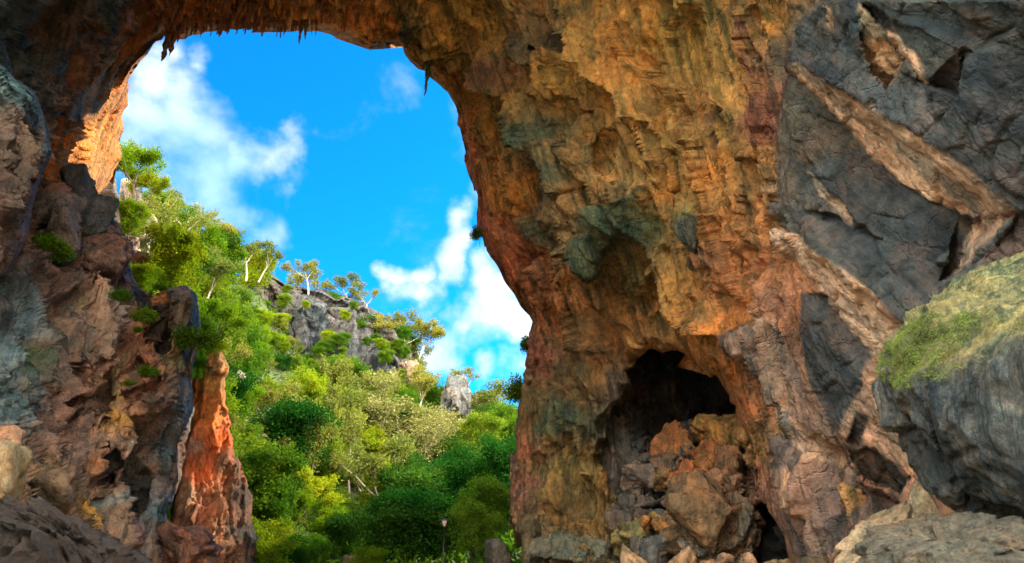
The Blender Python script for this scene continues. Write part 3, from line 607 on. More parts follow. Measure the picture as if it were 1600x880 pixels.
# foreground left
rock([P(-60,770,4.6),P(0,780,5.2),P(60,792,5.6),P(130,814,6.2),P(175,836,6.6),P(215,862,6.8),P(260,885,7.0),P(280,1000,6.6),P(-60,1000,3.4),P(100,1000,4.0),P(60,830,4.2),P(-80,830,3.6)],
     'big black-brown rough rock sloping across the bottom left corner', (.028,.02,.015), .16, 2.2, 7, 22, mat=M_NEAR, seed=6)
rock(box_pts(-40,690,42,800,7.6,9,7), 'smooth olive-brown boulder behind the black rock at the left edge', (.2,.15,.08), .1, 1, 5, 14, mat=M_NEAR, seed=7)
rock(box_pts(-30,664,40,740,9,10.4,8), 'tan rounded boulder highest at the left edge', (.34,.19,.11), .1, 1, 5, 14, mat=M_NEAR, seed=8)
rock(box_pts(20,716,112,800,11,13,9), 'brown block at the foot of the left cliff', (.2,.14,.09), .16, .8, 5, 16, seed=9)
rock(box_pts(250,818,338,910,20,23,10), 'reddish-brown split boulder at the foot of the orange buttress', (.26,.12,.08), .3, .6, 5, 16, seed=10)
rock(box_pts(186,812,228,860,17,18.5,11), 'small mauve-brown stone above the black sloping rock', (.24,.14,.12), .12, 1, 4, 16, seed=11)
# rubble pile in the alcove: (x0,y0,x1,y1,d0,d1,colour,label)
G2 = 'rubble boulders piled in the alcove'
OR_, GO_, GR_ = (.48,.19,.075), (.40,.24,.075), (.17,.14,.12)
rub = [(1030,664,1092,714,23.5,25.5,OR_,'smooth orange boulder at the upper left of the rubble pile'),(1062,660,1100,690,25,26.5,GR_,'dark small rock just inside the cave mouth'),
 (1096,656,1170,722,22,24.5,(.46,.26,.09),'golden hump of rock crowning the rubble pile'),(1082,690,1150,740,21.5,23.5,OR_,'orange boulder with draped flowstone below the crown'),
 (1118,705,1178,780,19.6,22,(.38,.19,.1),'large brown boulder at the right of the rubble pile'),(1058,716,1100,756,21.2,23,(.55,.19,.08),'bright red-orange block in the middle of the pile'),
 (1086,716,1122,750,20.8,22.2,OR_,'rounded orange boulder beside the red-orange block'),(1022,716,1062,742,23,24.5,(.2,.13,.09),'flat dark brown rock behind the middle of the pile'),
 (1000,706,1030,734,24,25.5,GR_,'grey tilted rock by the chamber wall'),(980,726,1026,770,22.5,24.5,(.22,.16,.13),'grey wedge-shaped boulder at the left of the pile'),
 (1022,732,1062,772,21.8,23.4,(.36,.2,.09),'round tan boulder with a mossy yellow cap'),(1048,752,1086,782,21,22.5,GO_,'golden small boulder in the centre of the pile'),
 (1092,738,1136,776,19.5,21,(.42,.2,.11),'pinkish round boulder on top of the big grey one'),(1050,764,1170,900,17.6,21,(.20,.12,.065),'biggest boulder of the rubble, brown-grey and broad-shouldered'),
 (1036,768,1060,792,21.3,22.4,(.3,.17,.1),'small brown stone left of the golden boulder'),(965,775,1030,820,22.5,24,(.15,.12,.1),'dark flat slab low at the left of the rubble'),
 (1005,800,1058,850,20,22,(.12,.12,.12),'dark blue-grey block under the pile'),(962,808,1030,880,20,22.5,(.28,.22,.09),'low boulder with yellow lichen at the left foot of the pile'),
 (1010,770,1048,800,21.6,23,(.1,.09,.09),'black angular stone in the gap of the pile'),(1150,655,1184,700,18.6,20,(.46,.24,.09),'upright golden stone beside the cave wall'),
 (1166,690,1192,730,18,19.5,(.44,.24,.12),'tan knobbly stone at the right end of the pile'),(1000,836,1050,900,18.5,20.5,(.17,.15,.13),'grey stone behind the two pointed rocks'),
 (1120,780,1176,850,17.9,19.8,(.24,.17,.12),'grey-brown boulder beside the small dark hole'),
 (1074,700,1096,720,22.6,23.6,(.44,.2,.1),'little orange stone perched between two big boulders'),(1040,748,1054,764,21.2,22,(.42,.25,.1),'fist-like golden stone left of centre'),
 (1132,744,1160,790,18.8,20.2,(.3,.17,.11),'narrow brown stone leaning on the right of the pile')]
for i, (a, b, c, d_, e, f, colr, lab) in enumerate(rub):
    ex = (c - a) * .07; a, c, b, d_ = a - ex, c + ex, b - ex * .6, d_ + ex * .6; sz = (c - a) / 1067 * e
    colr = tuple(min(.7, q_ * 1.3) for q_ in colr)
    rock(box_pts(a, b, c, d_, e, f, 40 + i, 6), lab, colr, sz * .10, 2.0 / sz, 5, 26, G2, seed=20 + i, facet=1.5)
rb = random.Random(77)
for i in range(34):
    t_ = rb.random(); py = 672 + t_ * 190 + rb.uniform(-8, 8); px = rb.uniform(1085 - t_ * 115, 1165 + t_ * 8); w_ = rb.uniform(9, 22); dd = 23.6 - t_ * 5.2
    colr = rb.choice([(.55,.24,.08),(.5,.28,.09),(.4,.2,.1),(.26,.2,.15),(.2,.18,.16)])
    rock(box_pts(px - w_, py - w_ * .8, px + w_, py + w_ * .8, dd - w_ / 48, dd + w_ / 48, 300 + i, 6), 'small loose rock lodged in the gaps of the rubble pile', colr, .05, 3, 4, 24, 'small rocks in the rubble pile', seed=300 + i, facet=1.3, name='rock', cat='rock')
G3 = 'pointed rocks at the bottom edge'
rock([P(968,930,12),P(972,848,12.6),P(1012,884,12.2),P(1030,930,12),P(990,930,11),P(985,900,13.6),P(1000,930,13.8)], 'left of the two pointed tan rocks, rising to a sharp peak', (.42,.26,.15), .05, 2, 5, 60, G3, 'pointed_rock', seed=50)
rock([P(1030,930,12),P(1046,878,12.4),P(1078,850,12.4),P(1084,868,12.6),P(1094,930,12.3),P(1060,930,11.2),P(1060,900,13.6)], 'right of the two pointed tan rocks, with a slanting blunt top', (.40,.25,.14), .05, 2, 5, 60, G3, 'pointed_rock', seed=51)
G4 = 'low stones along the bottom edge'
for i, (a, b, c, d_, e, colr, lab) in enumerate([(1086,870,1128,920,13,(.42,.24,.15),'low flat pinkish stone right of the pointed rocks'),(1120,864,1150,920,13.5,(.36,.22,.14),'small tan stone beside the flat pinkish one'),
        (1148,866,1186,930,12.4,(.40,.25,.17),'rounded pinkish stone below the small dark hole'),(1186,870,1240,930,12.8,(.28,.2,.12),'low brown stone at the mouth of the small hole'),(1236,868,1292,930,12,(.16,.12,.08),'dark low stone under the big brown slab'),
        (530,866,570,900,31,(.42,.24,.18),'pinkish boulder on the valley floor among the shrubs'),(1000,850,1040,920,16,(.14,.14,.14),'dark grey stone between the pointed rocks'),(756,840,800,905,28.5,(.25,.2,.16),'grey stone by the right wall foot')]):
    rock(box_pts(a, b, c, d_, e, e + (c - a) / 1067 * e, 60 + i, 8), lab, colr, .06, 1.6, 4, 16, G4, seed=60 + i)
# ledge block at base of columns
rock([P(818,856,24.6),P(826,842,24.6),P(870,832,24),P(930,838,23.6),P(975,850,23.4),P(975,880,23),P(900,880,22.6),P(815,866,24),P(900,850,25.5)], 'flat grey-green ledge block at the foot of the flowstone columns', (.2,.2,.15), .12, 1.2, 5, 20, seed=70, name='ledge_rock')

# ------------------------------------------------------------------ big mossy boulder and its neighbours
mb_pts = [P(1530,412,6.3),P(1600,402,6.0),P(1680,400,5.6),P(1492,446,6.2),P(1404,512,6.3),P(1384,545,6.4),P(1374,592,6.4),P(1384,640,6.3),P(1402,690,6.1),P(1440,752,5.9),P(1474,800,5.8),
          P(1560,812,5.0),P(1600,816,4.7),P(1700,830,4.2),P(1400,560,5.9),P(1430,610,5.35),P(1520,560,5.0),P(1600,520,4.7),P(1700,500,4.3),P(1500,720,5.0),P(1700,760,4.0),P(1500,480,5.6),
          P(1500,420,8.4),P(1700,420,8.2),P(1420,540,8.4),P(1480,760,8),P(1700,800,7.6)]
def moss_boulder_cols(Vw, Vd, c):
    up = Vd @ np.array([-.25, -.45, .86]); z = Vw[:, 2]; n_ = fbm(Vw * 1.6, 4)
    t_ = sst(.30, .62, up + n_ * .16)[:, None]
    c = np.array((.055, .068, .076)) * (1 - t_) + np.array((.16, .17, .085)) * t_
    g = sst(.2, .45, fbm(Vw * (1.2, 1.2, 2.4) + 9, 4))[:, None] * (1 - t_) ; c = c * (1 - g * .7) + np.array((.13, .14, .14)) * g * .7
    return c
mb = hull_rock('mossy_boulder', mb_pts, rock_mat('boulder_rock', k=4.0, streak=.75, bump=1.0), 7, 26, (.1,.11,.12), .10, 1.3, moss_boulder_cols, seed=80)
tag(mb, 'huge dark grey boulder with a green moss cap at the right edge', 'boulder')
rock([P(1290,905,6.2),P(1312,862,6.4),P(1345,830,6.6),P(1380,800,6.7),P(1420,775,6.8),P(1420,800,6.2),P(1400,905,5.6),P(1340,905,5.6),P(1380,905,7.4)], 'sharp-topped tan stone left of the wide foreground boulder', (.33,.24,.15), .08, 1.5, 6, 26, mat=M_NEAR, seed=81)
rock([P(1400,800,7.2),P(1432,752,7.4),P(1450,765,7.2),P(1478,812,7),P(1480,860,6.8),P(1400,860,6.8),P(1440,840,8)], 'tan wedge of stone below the mossy boulder', (.36,.27,.17), .06, 1.5, 5, 26, mat=M_NEAR, seed=82)
rock([P(1312,905,4.2),P(1342,862,4.5),P(1362,826,4.7),P(1420,808,4.8),P(1500,806,4.7),P(1600,820,4.4),P(1720,830,4.2),P(1720,960,3.2),P(1500,960,3.3),P(1330,960,3.8),P(1420,860,4.0),P(1600,870,3.6),P(1450,850,5.6),P(1700,850,5.6)],
     'broad pale grey-brown boulder with a rough flat top in the bottom right corner', (.085,.075,.055), .09, 2.6, 7, 30, mat=M_NEAR, seed=83)
#PART3
# ------------------------------------------------------------------ valley ground: one sheet to the horizon
GP = [(230,345,56),(330,420,76),(400,445,100),(480,492,128),(560,525,138),(640,585,138),(660,625,125),(450,605,106),(550,615,108),(650,650,108),(720,670,130),(800,680,120),(350,700,46),(400,862,38),(500,864,42),(600,870,45),(700,872,45),(790,874,40),
      (450,720,65),(450,660,85),(550,730,75),(600,680,95),(700,740,85),(760,770,70),(400,590,85),(400,520,104),(300,520,60),(250,470,50),(330,620,48),(650,820,60),(560,820,58),(450,820,50),(900,700,130),(900,800,80)]
gp = [(*P(a, b, c),) for a, b, c in GP]
gx = [(p[0], p[1], p[2]) for p in gp]
for (a, b, c, k) in [(230,345,56,30),(330,420,76,40),(400,445,100,40),(480,492,128,40),(560,525,138,40),(640,585,138,40),(720,670,130,40)]:
    p = P(a, b, c); q_ = P(a, b, c + k); gx.append((q_[0], q_[1], p[2] - 2))
gx += [(x, y, 0.0) for x in (-15, 0, 15) for y in (0, 14, 26)] + [(-30, 0, 3), (-34, 26, 10), (-40, 45, 25), (-80, 60, 42), (-120, 120, 60), (40, 30, 4), (30, 60, 6), (60, 100, 14), (40, 140, 16), (0, 220, 20), (-60, 260, 40), (-150, 260, 55), (90, 220, 20)]
GZ = tps([(a * 5, b * 5, c) for a, b, c in gx])
def ground_z(x, y):
    x = np.asarray(x, float); y = np.asarray(y, float)
    z = np.clip(GZ(x * 5, y * 5), -1, 90); r = np.hypot(x, y - 60)
    k = sst(230, 420, r); return z * (1 - k) + 8 * k - .15
gxs = axis(-2500, -110, 70, 2500, 1.6, 1.12); gys = axis(-2500, -4, 215, 2500, 1.6, 1.12)
GX, GY = np.meshgrid(gxs, gys); zz = ground_z(GX.ravel(), GY.ravel())
pp = np.stack([GX.ravel(), GY.ravel(), zz], 1); zz = zz + fbm(pp * (.12, .12, .12), 4) * .5 * sst(30, 60, pp[:, 1])
pp[:, 2] = zz; I = np.arange(GX.size).reshape(GX.shape)
quads = np.stack([I[:-1, :-1].ravel(), I[:-1, 1:].ravel(), I[1:, 1:].ravel(), I[1:, :-1].ravel()], 1)
mg, t, b = new_mat('valley_ground'); tcn = t.nodes.new('ShaderNodeTexCoord'); v = tcn.outputs['Object']
n1 = noise(t, v, .15, 6); n2 = noise(t, v, 1.4, 8, .7)
c = mixc(t, ramp(t, n1, [(.4, 0.0), (.6, 1.0)]), (.05, .075, .015), (.09, .085, .03))
sx = t.nodes.new('ShaderNodeSeparateXYZ'); t.links.new(v, sx.inputs[0]); mr_ = t.nodes.new('ShaderNodeMapRange'); t.links.new(sx.outputs[1], mr_.inputs[0]); mr_.inputs[1].default_value = 31; mr_.inputs[2].default_value = 27
c = mixc(t, mr_.outputs[0], c, (.36, .27, .17))      # bare trodden dust on the cave floor; c = mixc(t, 1.0, c, ramp(t, n2, [(.3, .5), (.7, 1.5)]), 'MULTIPLY')
t.links.new(c, b.inputs['Base Color']); b.inputs['Roughness'].default_value = .95
bn = t.nodes.new('ShaderNodeBump'); bn.inputs['Distance'].default_value = .4; t.links.new(n2, bn.inputs['Height']); t.links.new(bn.outputs[0], b.inputs['Normal'])
gr = mesh_np('ground', pp, quads, mg); tag(gr, kind='structure')
def ray_ground(px, py, d0=30, d1=190):
    ds = np.arange(d0, d1, .5); p = PV(np.full(ds.shape, px), np.full(ds.shape, py), ds); g = ground_z(p[:, 0], p[:, 1])
    h = np.where(p[:, 2] <= g)[0]
    return (ds[h[0]], Vector(p[h[0]])) if len(h) else (None, None)

# ------------------------------------------------------------------ crags
def dimc(f, k): return lambda X, Y: f(X, Y) * k
def crag_disp(Wp, X, Y, n):
    q = Wp @ VERT; warp = np.stack([perlin(Wp * .1 + 3), perlin(Wp * .1 + 40), perlin(Wp * .1 + 80)], 1)
    f1, f2, pl = worley(q * (.2, .2, .06) + warp * .5); g1, g2, pl3 = worley(q * (.6, .6, .34) + warp)
    return ridged(q * (.16, .16, .03) + warp * .4, 3) * 3.0 + np.clip(pl, -.9, .9) * 1.0 - np.exp(-((f2 - f1) * 9) ** 2) * 1.2 + np.clip(pl3, -.9, .9) * .5 + fbm(Wp * .35, 5, .6) * 1.0
CG = [(355,434),(378,428),(420,430),(452,446),(480,450),(512,454),(536,462),(560,470),(582,482),(604,496),(622,512),(638,528),(646,552),(652,572),(654,600),(650,640),(560,650),(470,640),(446,600),(440,560),(448,525),(430,500),(400,482),(372,478),(352,470)]
D_CG = tps([(350,450,114),(420,450,116),(470,470,118),(440,590,108),(520,470,122),(520,600,108),(600,510,122),(600,620,108),(650,560,124),(650,640,116)])
C_CG = idw([(380,450,(.22,.22,.22),30),(420,455,(.30,.24,.19),20),(480,500,(.26,.27,.28),30),(530,540,(.24,.25,.27),30),(490,570,(.34,.30,.25),20),(590,560,(.24,.26,.29),30),(640,570,(.5,.36,.26),16),(610,520,(.30,.26,.2),20),(560,600,(.3,.3,.3),30)])
cr = relief('crag', M_CRAG, np.arange(340, 666, 1.3), np.arange(420, 660, 1.3), D_CG, dimc(C_CG, .5), crag_disp, jag(CG, 2.5, 7, 11), rnd=(9, 30), back=14, spread=10, seed=11)
tag(cr, 'broad grey limestone crag with vertical cracks on the valley skyline', 'crag')
G5 = 'pale limestone outcrops on the slope'
def crock(pts, lab, colr, s, amp=.1, sub=5, g=G5): return rock(pts, lab, tuple(q_ * .68 for q_ in colr), s * amp, 1.3 / s, sub, 14, g, 'limestone_outcrop', M_CRAG2, seed=int(s * 10), facet=.9, cat='outcrop')
M_CRAG2 = rock_mat('outcrop_rock', k=.6, streak=.5, bump=.9)
crock([P(682,650,118),(P(690,610,118)),P(698,596,118),P(712,588,119),P(722,590,119),P(734,602,120),P(736,628,120),P(742,634,119),P(745,660,118),P(680,665,117),P(710,640,112),P(710,600,124),P(730,660,126)], 'tall narrow limestone pinnacle standing against the cloud', (.22,.22,.21), 8, .11, 6)
crock(box_pts(728,626,764,668,116,122,31,10), 'pinkish shoulder rock at the right foot of the pinnacle', (.42,.32,.25), 4)
crock(box_pts(632,562,656,612,113,122,32,10), 'sunlit orange end of the crag beside the sky', (.42,.29,.2), 5)
crock(box_pts(188,278,224,352,42,46,33,10), 'pale rounded outcrop beneath the bright tree at the cave edge', (.52,.40,.31), 2.6)
crock(box_pts(196,338,244,392,40,44,34,10), 'pale yellow outcrop below the first, beside the green slope', (.54,.42,.29), 2.4)
crock(box_pts(150,280,196,380,36,40,35,10), 'peach coloured sunlit rock right behind the dark heap', (.56,.40,.30), 2.6)
crock(box_pts(176,360,216,420,36,38.5,36,10), 'pink sunlit rock low behind the dark heap', (.56,.38,.28), 2.0)
crock(box_pts(196,396,232,432,33,36,37,10), 'orange-brown rock on top of the left cliff', (.45,.24,.12), 1.6)
crock(box_pts(272,330,312,392,68,74,38,10), 'pinkish tilted outcrop among trees high on the left slope', (.46,.34,.27), 3.5)
crock(box_pts(312,382,332,430,70,75,39,10), 'small leaning outcrop below the high pinkish one', (.48,.34,.26), 2.5)
crock(box_pts(238,345,262,372,60,64,40,10), 'tiny pale rock showing on the skyline between trees', (.45,.38,.34), 1.6, .1, 4)
crock(box_pts(348,576,386,642,50,55,41,10), 'pale cream outcrop just right of the orange buttress', (.56,.46,.33), 2.6)
crock(box_pts(356,640,386,694,49,53,42,10), 'lower cream outcrop beside the orange buttress', (.56,.45,.32), 2.2)
crock(box_pts(745,715,790,752,60,64,43,10), 'grey rock half hidden in the shaded shrubs', (.2,.2,.17), 3)
crock(box_pts(738,842,790,884,36,38,44,10), 'broken grey-brown rocks low in the shaded shrubs', (.26,.21,.17), 2)

# ------------------------------------------------------------------ foliage
def leaf_mat(name, ca, cb, trans=.5, spread=.35):
    m, t, b = new_mat(name); t.nodes.remove(b); out = t.nodes['Material Output']
    tcn = t.nodes.new('ShaderNodeTexCoord'); oi = t.nodes.new('ShaderNodeObjectInfo')
    n1 = noise(t, tcn.outputs['Object'], .45, 3, .5); a = t.nodes.new('ShaderNodeAttribute'); a.attribute_name = 'leafrand'
    c = mixc(t, ramp(t, n1, [(.35, 0.0), (.65, 1.0)]), ca, cb)
    c = mixc(t, 1.0, c, ramp(t, a.outputs['Fac'], [(0, 1 - spread), (1, 1 + spread)]), 'MULTIPLY')
    hs = t.nodes.new('ShaderNodeHueSaturation'); t.links.new(c, hs.inputs['Color'])
    mm = t.nodes.new('ShaderNodeMapRange'); t.links.new(oi.outputs['Random'], mm.inputs[0]); mm.inputs[3].default_value = .47; mm.inputs[4].default_value = .53; t.links.new(mm.outputs[0], hs.inputs['Hue'])
    m2 = t.nodes.new('ShaderNodeMapRange'); t.links.new(oi.outputs['Random'], m2.inputs[0]); m2.inputs[3].default_value = 1.2; m2.inputs[4].default_value = .75; t.links.new(m2.outputs[0], hs.inputs['Value'])
    d = t.nodes.new('ShaderNodeBsdfDiffuse'); tr = t.nodes.new('ShaderNodeBsdfTranslucent'); mx = t.nodes.new('ShaderNodeMixShader'); mx.inputs[0].default_value = trans
    t.links.new(hs.outputs[0], d.inputs[0]); tb = mixc(t, 1.0, hs.outputs[0], (1.3, 1.4, .5), 'MULTIPLY'); t.links.new(tb, tr.inputs[0])
    t.links.new(d.outputs[0], mx.inputs[1]); t.links.new(tr.outputs[0], mx.inputs[2]); t.links.new(mx.outputs[0], out.inputs['Surface'])
    return m
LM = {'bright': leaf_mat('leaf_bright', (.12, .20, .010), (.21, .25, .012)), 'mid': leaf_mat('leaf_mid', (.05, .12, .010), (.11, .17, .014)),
      'dark': leaf_mat('leaf_dark', (.014, .055, .008), (.035, .095, .010), .3), 'olive': leaf_mat('leaf_olive', (.12, .14, .04), (.19, .19, .065), .3),  # dark leaves lowered in colour to carry the lower-right shade
      'gum': leaf_mat('leaf_gum', (.13, .15, .03), (.19, .19, .035), .35)}
def bark(name, ca, cb):
    m, t, b = new_mat(name); tcn = t.nodes.new('ShaderNodeTexCoord'); v = mapping(t, tcn.outputs['Object'], (3, 3, .8)); n1 = noise(t, v, 1.5, 6)
    t.links.new(mixc(t, ramp(t, n1, [(.4, 0.0), (.6, 1.0)]), ca, cb), b.inputs['Base Color']); b.inputs['Roughness'].default_value = .9
    bn = t.nodes.new('ShaderNodeBump'); bn.inputs['Distance'].default_value = .03; t.links.new(n1, bn.inputs['Height']); t.links.new(bn.outputs[0], b.inputs['Normal']); return m
BK = {'brown': bark('bark_brown', (.07, .045, .03), (.16, .11, .07)), 'pale': bark('bark_pale', (.36, .28, .2), (.6, .5, .4))}
def tubes(segs, sides=6):
    V = []; Fq = []
    for a, b, ra, rb in segs:
        a = np.array(a); b = np.array(b); d = b - a; d = d / (np.linalg.norm(d) + 1e-9); u = np.cross(d, (0.3, 0.9, 0.1)); u /= np.linalg.norm(u) + 1e-9; v = np.cross(d, u); k = len(V)
        for i in range(sides):
            an = 2 * math.pi * i / sides; o = u * math.cos(an) + v * math.sin(an); V.append(a + o * ra)
        for i in range(sides):
            an = 2 * math.pi * i / sides; o = u * math.cos(an) + v * math.sin(an); V.append(b + o * rb)
        for i in range(sides): j = (i + 1) % sides; Fq.append((k + i, k + j, k + sides + j, k + sides + i))
    return V, Fq
def crown_mesh(name, centers, radii, n, size, mat, rs_, flat=.95, aspect=2.6):
    """leaf blades scattered through clumps"""
    centers = np.array(centers); radii = np.array(radii); wt = radii ** 2; wt /= wt.sum()
    ci = rs_.choice(len(centers), n, p=wt); dirs = rs_.normal(size=(n, 3)); dirs /= np.linalg.norm(dirs, axis=1)[:, None]
    rr = rs_.rand(n) ** .45; pos = centers[ci] + dirs * (radii[ci] * rr)[:, None] * (1, 1, flat)
    ax = rs_.normal(size=(n, 3)) + dirs * .8 + (0, 0, -.2); ax /= np.linalg.norm(ax, axis=1)[:, None]
    sd = np.cross(ax, rs_.normal(size=(n, 3))); sd /= np.linalg.norm(sd, axis=1)[:, None]
    s = size * rs_.uniform(.6, 1.35, n)[:, None]
    V = np.stack([pos, pos + ax * s * .5 + sd * s / aspect * .6, pos + ax * s, pos + ax * s * .5 - sd * s / aspect * .6], 1).reshape(-1, 3)
    Fq = np.arange(n * 4).reshape(n, 4)
    me = bpy.data.meshes.new(name); me.vertices.add(n * 4); me.vertices.foreach_set('co', V.astype(np.float32).ravel()); me.loops.add(n * 4)
    me.loops.foreach_set('vertex_index', Fq.astype(np.int32).ravel()); me.polygons.add(n); me.polygons.foreach_set('loop_start', np.arange(0, n * 4, 4, dtype=np.int32)); me.polygons.foreach_set('loop_total', np.full(n, 4, np.int32))
    me.update(calc_edges=True); at = me.attributes.new('leafrand', 'FLOAT', 'POINT'); at.data.foreach_set('value', np.repeat(rs_.rand(n), 4).astype(np.float32)); me.materials.append(mat)
    return me
def tree_proto(kind, H, spread, seed, mat, barkm, leaves=9000, leaf=.28, bare=.35, clump=1.0, levels=3, lean=0, forks=4, r0=.18, kind_full=0):
    """returns (trunk mesh, crown mesh) for a tree of height H standing at the origin"""
    rr = random.Random(seed); rs_ = np.random.RandomState(seed); segs = []; tips = []
    def grow(p, d, l, r, lev):
        n = 3; q_ = Vector(p)
        for i in range(n):
            d = (d + Vector((rr.gauss(0, .13), rr.gauss(0, .13), .06 if lev else 0))).normalized(); q2 = q_ + d * (l / n); r2 = r * (1 - .13)
            segs.append((q_[:], q2[:], r, r2)); q_, r = q2, r2
            if lev >= max(1, levels - 2): tips.append((q_[:], lev))
        if lev < levels:
            k = rr.choice([2, 3, 3]) if lev else forks
            a0 = rr.uniform(0, 6.28)
            for j in range(k):
                an = a0 + j * 6.28 / k + rr.uniform(-.4, .4); sp = spread * rr.uniform(.6, 1.25)
                dd = (d * 1.0 + Vector((math.cos(an) * sp, math.sin(an) * sp, rr.uniform(-.5, .5)))).normalized()
                grow(q_, dd, l * rr.uniform(.5, .85), r * .66, lev + 1)
        else: tips.append((q_[:], lev))
    grow((0, 0, 0), Vector((lean, 0, 1)).normalized(), H * bare, r0, 0)
    top = max(t_[0][2] for t_ in tips); k = H / (top + clump * .6)
    segs = [(tuple(c * k for c in a), tuple(c * k for c in b), ra, rb) for a, b, ra, rb in segs]
    C = [(t_[0][0] * k, t_[0][1] * k, t_[0][2] * k) for t_ in tips]; rad = [clump * rr.uniform(.45, 1.2) * (1 if t_[1] >= levels - 1 else .7) for t_ in tips]
    if kind_full:
        for (x_, y_, z_) in list(C):
            for q_ in range(kind_full):
                f_ = rr.uniform(.35, .9); C.append((x_ * rr.uniform(.5, 1.08), y_ * rr.uniform(.5, 1.08), z_ * f_)); rad.append(clump * rr.uniform(.4, 1.1))
    V, Fq = tubes(segs); tm = bpy.data.meshes.new(kind + '_trunk'); tm.from_pydata([tuple(v) for v in V], [], Fq); tm.materials.append(barkm)
    for p_ in tm.polygons: p_.use_smooth = True
    return tm, crown_mesh(kind + '_crown', C, rad, leaves, leaf, mat, rs_)
protos = {}
def add_protos(kind, n, **kw):
    protos[kind] = [tree_proto(kind, seed=100 * (len(protos) + 1) + i, **kw) for i in range(n)]
add_protos('bright', 3, H=8, spread=.95, mat=LM['bright'], barkm=BK['brown'], leaves=15000, leaf=.27, clump=.66, bare=.22, levels=4, kind_full=1)
add_protos('mid', 3, H=8, spread=.95, mat=LM['mid'], barkm=BK['brown'], leaves=15000, leaf=.27, clump=.7, bare=.2, levels=4, kind_full=1)
add_protos('dark', 3, H=7, spread=1.05, mat=LM['dark'], barkm=BK['brown'], leaves=17000, leaf=.24, clump=.72, bare=.15, levels=4, kind_full=1)
add_protos('feather', 2, H=8, spread=.8, mat=LM['bright'], barkm=BK['brown'], leaves=12000, leaf=.24, clump=.5, bare=.25, levels=4, forks=4)
add_protos('gum', 3, H=10, spread=.75, mat=LM['gum'], barkm=BK['pale'], leaves=3600, leaf=.34, clump=.72, bare=.36, forks=3, r0=.2)
add_protos('olive', 2, H=14, spread=.7, mat=LM['olive'], barkm=BK['pale'], leaves=15000, leaf=.30, clump=.8, bare=.26, levels=4, forks=3, r0=.36, kind_full=1)
add_protos('shrub', 3, H=2, spread=1.2, mat=LM['mid'], barkm=BK['brown'], leaves=3500, leaf=.13, clump=.36, bare=.15, r0=.03)
PH = dict(bright=8, mid=8, dark=7, feather=8, gum=10, olive=14, shrub=2)
trr = random.Random(5)
def tree(kind, base, h, label, group, name='tree', cat='tree', wide=1.0, lean=(0, 0)):
    tm, cm_ = trr.choice(protos[kind]); s = h / PH[kind]
    r = bpy.data.objects.new(name, None); COL.objects.link(r); r.location = base; r.rotation_euler = (lean[0], lean[1], trr.uniform(0, 6.28)); r.scale = (s * wide, s * wide, s)
    r.empty_display_size = .3
    tag(r, label, cat, group)
    a = bpy.data.objects.new('trunk', tm); COL.objects.link(a); a.parent = r
    c_ = bpy.data.objects.new('crown', cm_); COL.objects.link(c_); c_.parent = r
    return r
def tree_px(kind, px, py_top, py_base, d, label, group=None, sink=.3, **kw):
    """top and foot as seen, at depth d; the trunk goes on down to the ground if the ground is lower"""
    top = P(px, py_top, d); bz = P(px, py_base, d); x, y = bz[0], bz[1]
    return tree(kind, (x, y, bz[2] - sink), (top[2] - bz[2]) + sink, label, group, **kw)

# named trees
GS = 'sparse gum trees along the skyline'; GD = 'dark trees in the shade of the right wall'; GV = 'bright trees on the valley side'
tree_px('feather', 208, 190, 318, 40, 'airy bright green tree leaning out beside the sunlit cave lip', wide=.95)
tree_px('feather', 226, 250, 335, 41, 'thin small tree below the airy one at the cave lip', wide=.8)
tree_px('bright', 200, 298, 372, 37, 'yellow-green shrubby tree squeezed between pale outcrops')
tree_px('bright', 262, 335, 462, 33, 'dense yellow-green tree standing on top of the left cliff', wide=1.0)
tree_px('bright', 218, 400, 455, 30, 'low bright tree at the back edge of the left cliff top', wide=1.2)
tree_px('mid', 345, 425, 600, 52, 'tall bright green tree right behind the orange buttress', wide=.62)
tree_px('feather', 325, 440, 570, 40, 'feathery green tree rising over the top of the orange buttress', wide=.9)
tree_px('mid', 300, 470, 560, 34, 'small bushy tree hugging the right side of the left cliff', wide=.7)
for (px, a, b_, d, k, lab) in [(262,290,360,60,'gum','gum tree with clumped crown highest on the left skyline'),(292,305,375,64,'gum','second highest gum tree on the left skyline'),(330,336,400,74,'gum','gum tree on the skyline above the tilted pinkish outcrop'),
    (352,345,405,78,'gum','open-crowned gum on the skyline, right of the tilted outcrop'),(385,372,430,92,'gum','small gum tree on the skyline between two open ones'),(404,374,432,96,'gum','bushy-topped gum on the skyline above the crag left end'),
    (482,402,452,122,'gum','lone thin gum at the middle of the crag top'),(548,422,478,130,'gum','spindly gum on the crag top near its right half'),(572,440,490,130,'gum','low spreading gum on the crag top'),
    (634,476,560,126,'gum','tall gum leaning out at the right end of the crag'),(654,490,560,130,'gum','bare-branched gum against the cloud right of the crag'),(240,298,372,56,'mid','leafy tree at the left start of the skyline'),
    (770,602,680,118,'gum','small gum on the skyline right of the pinnacle'),(800,590,690,116,'gum','gum on the skyline next to the right wall'),(728,572,615,124,'gum','tiny gum on top of the pinnacle')]:
    tree_px(k, px, a, b_ + 6, d, lab, GS, wide=1.25)
tree_px('olive', 588, 562, 780, 72, 'large pale olive gum with forked white trunks, left of the pair', 'pair of pale olive gums in the middle of the valley', wide=1.4)
tree_px('olive', 655, 632, 785, 70, 'smaller pale olive gum, right of the pair', 'pair of pale olive gums in the middle of the valley', wide=1.35)
tree_px('olive', 520, 610, 745, 84, 'yellowish gum left of the pale olive pair', wide=.9)
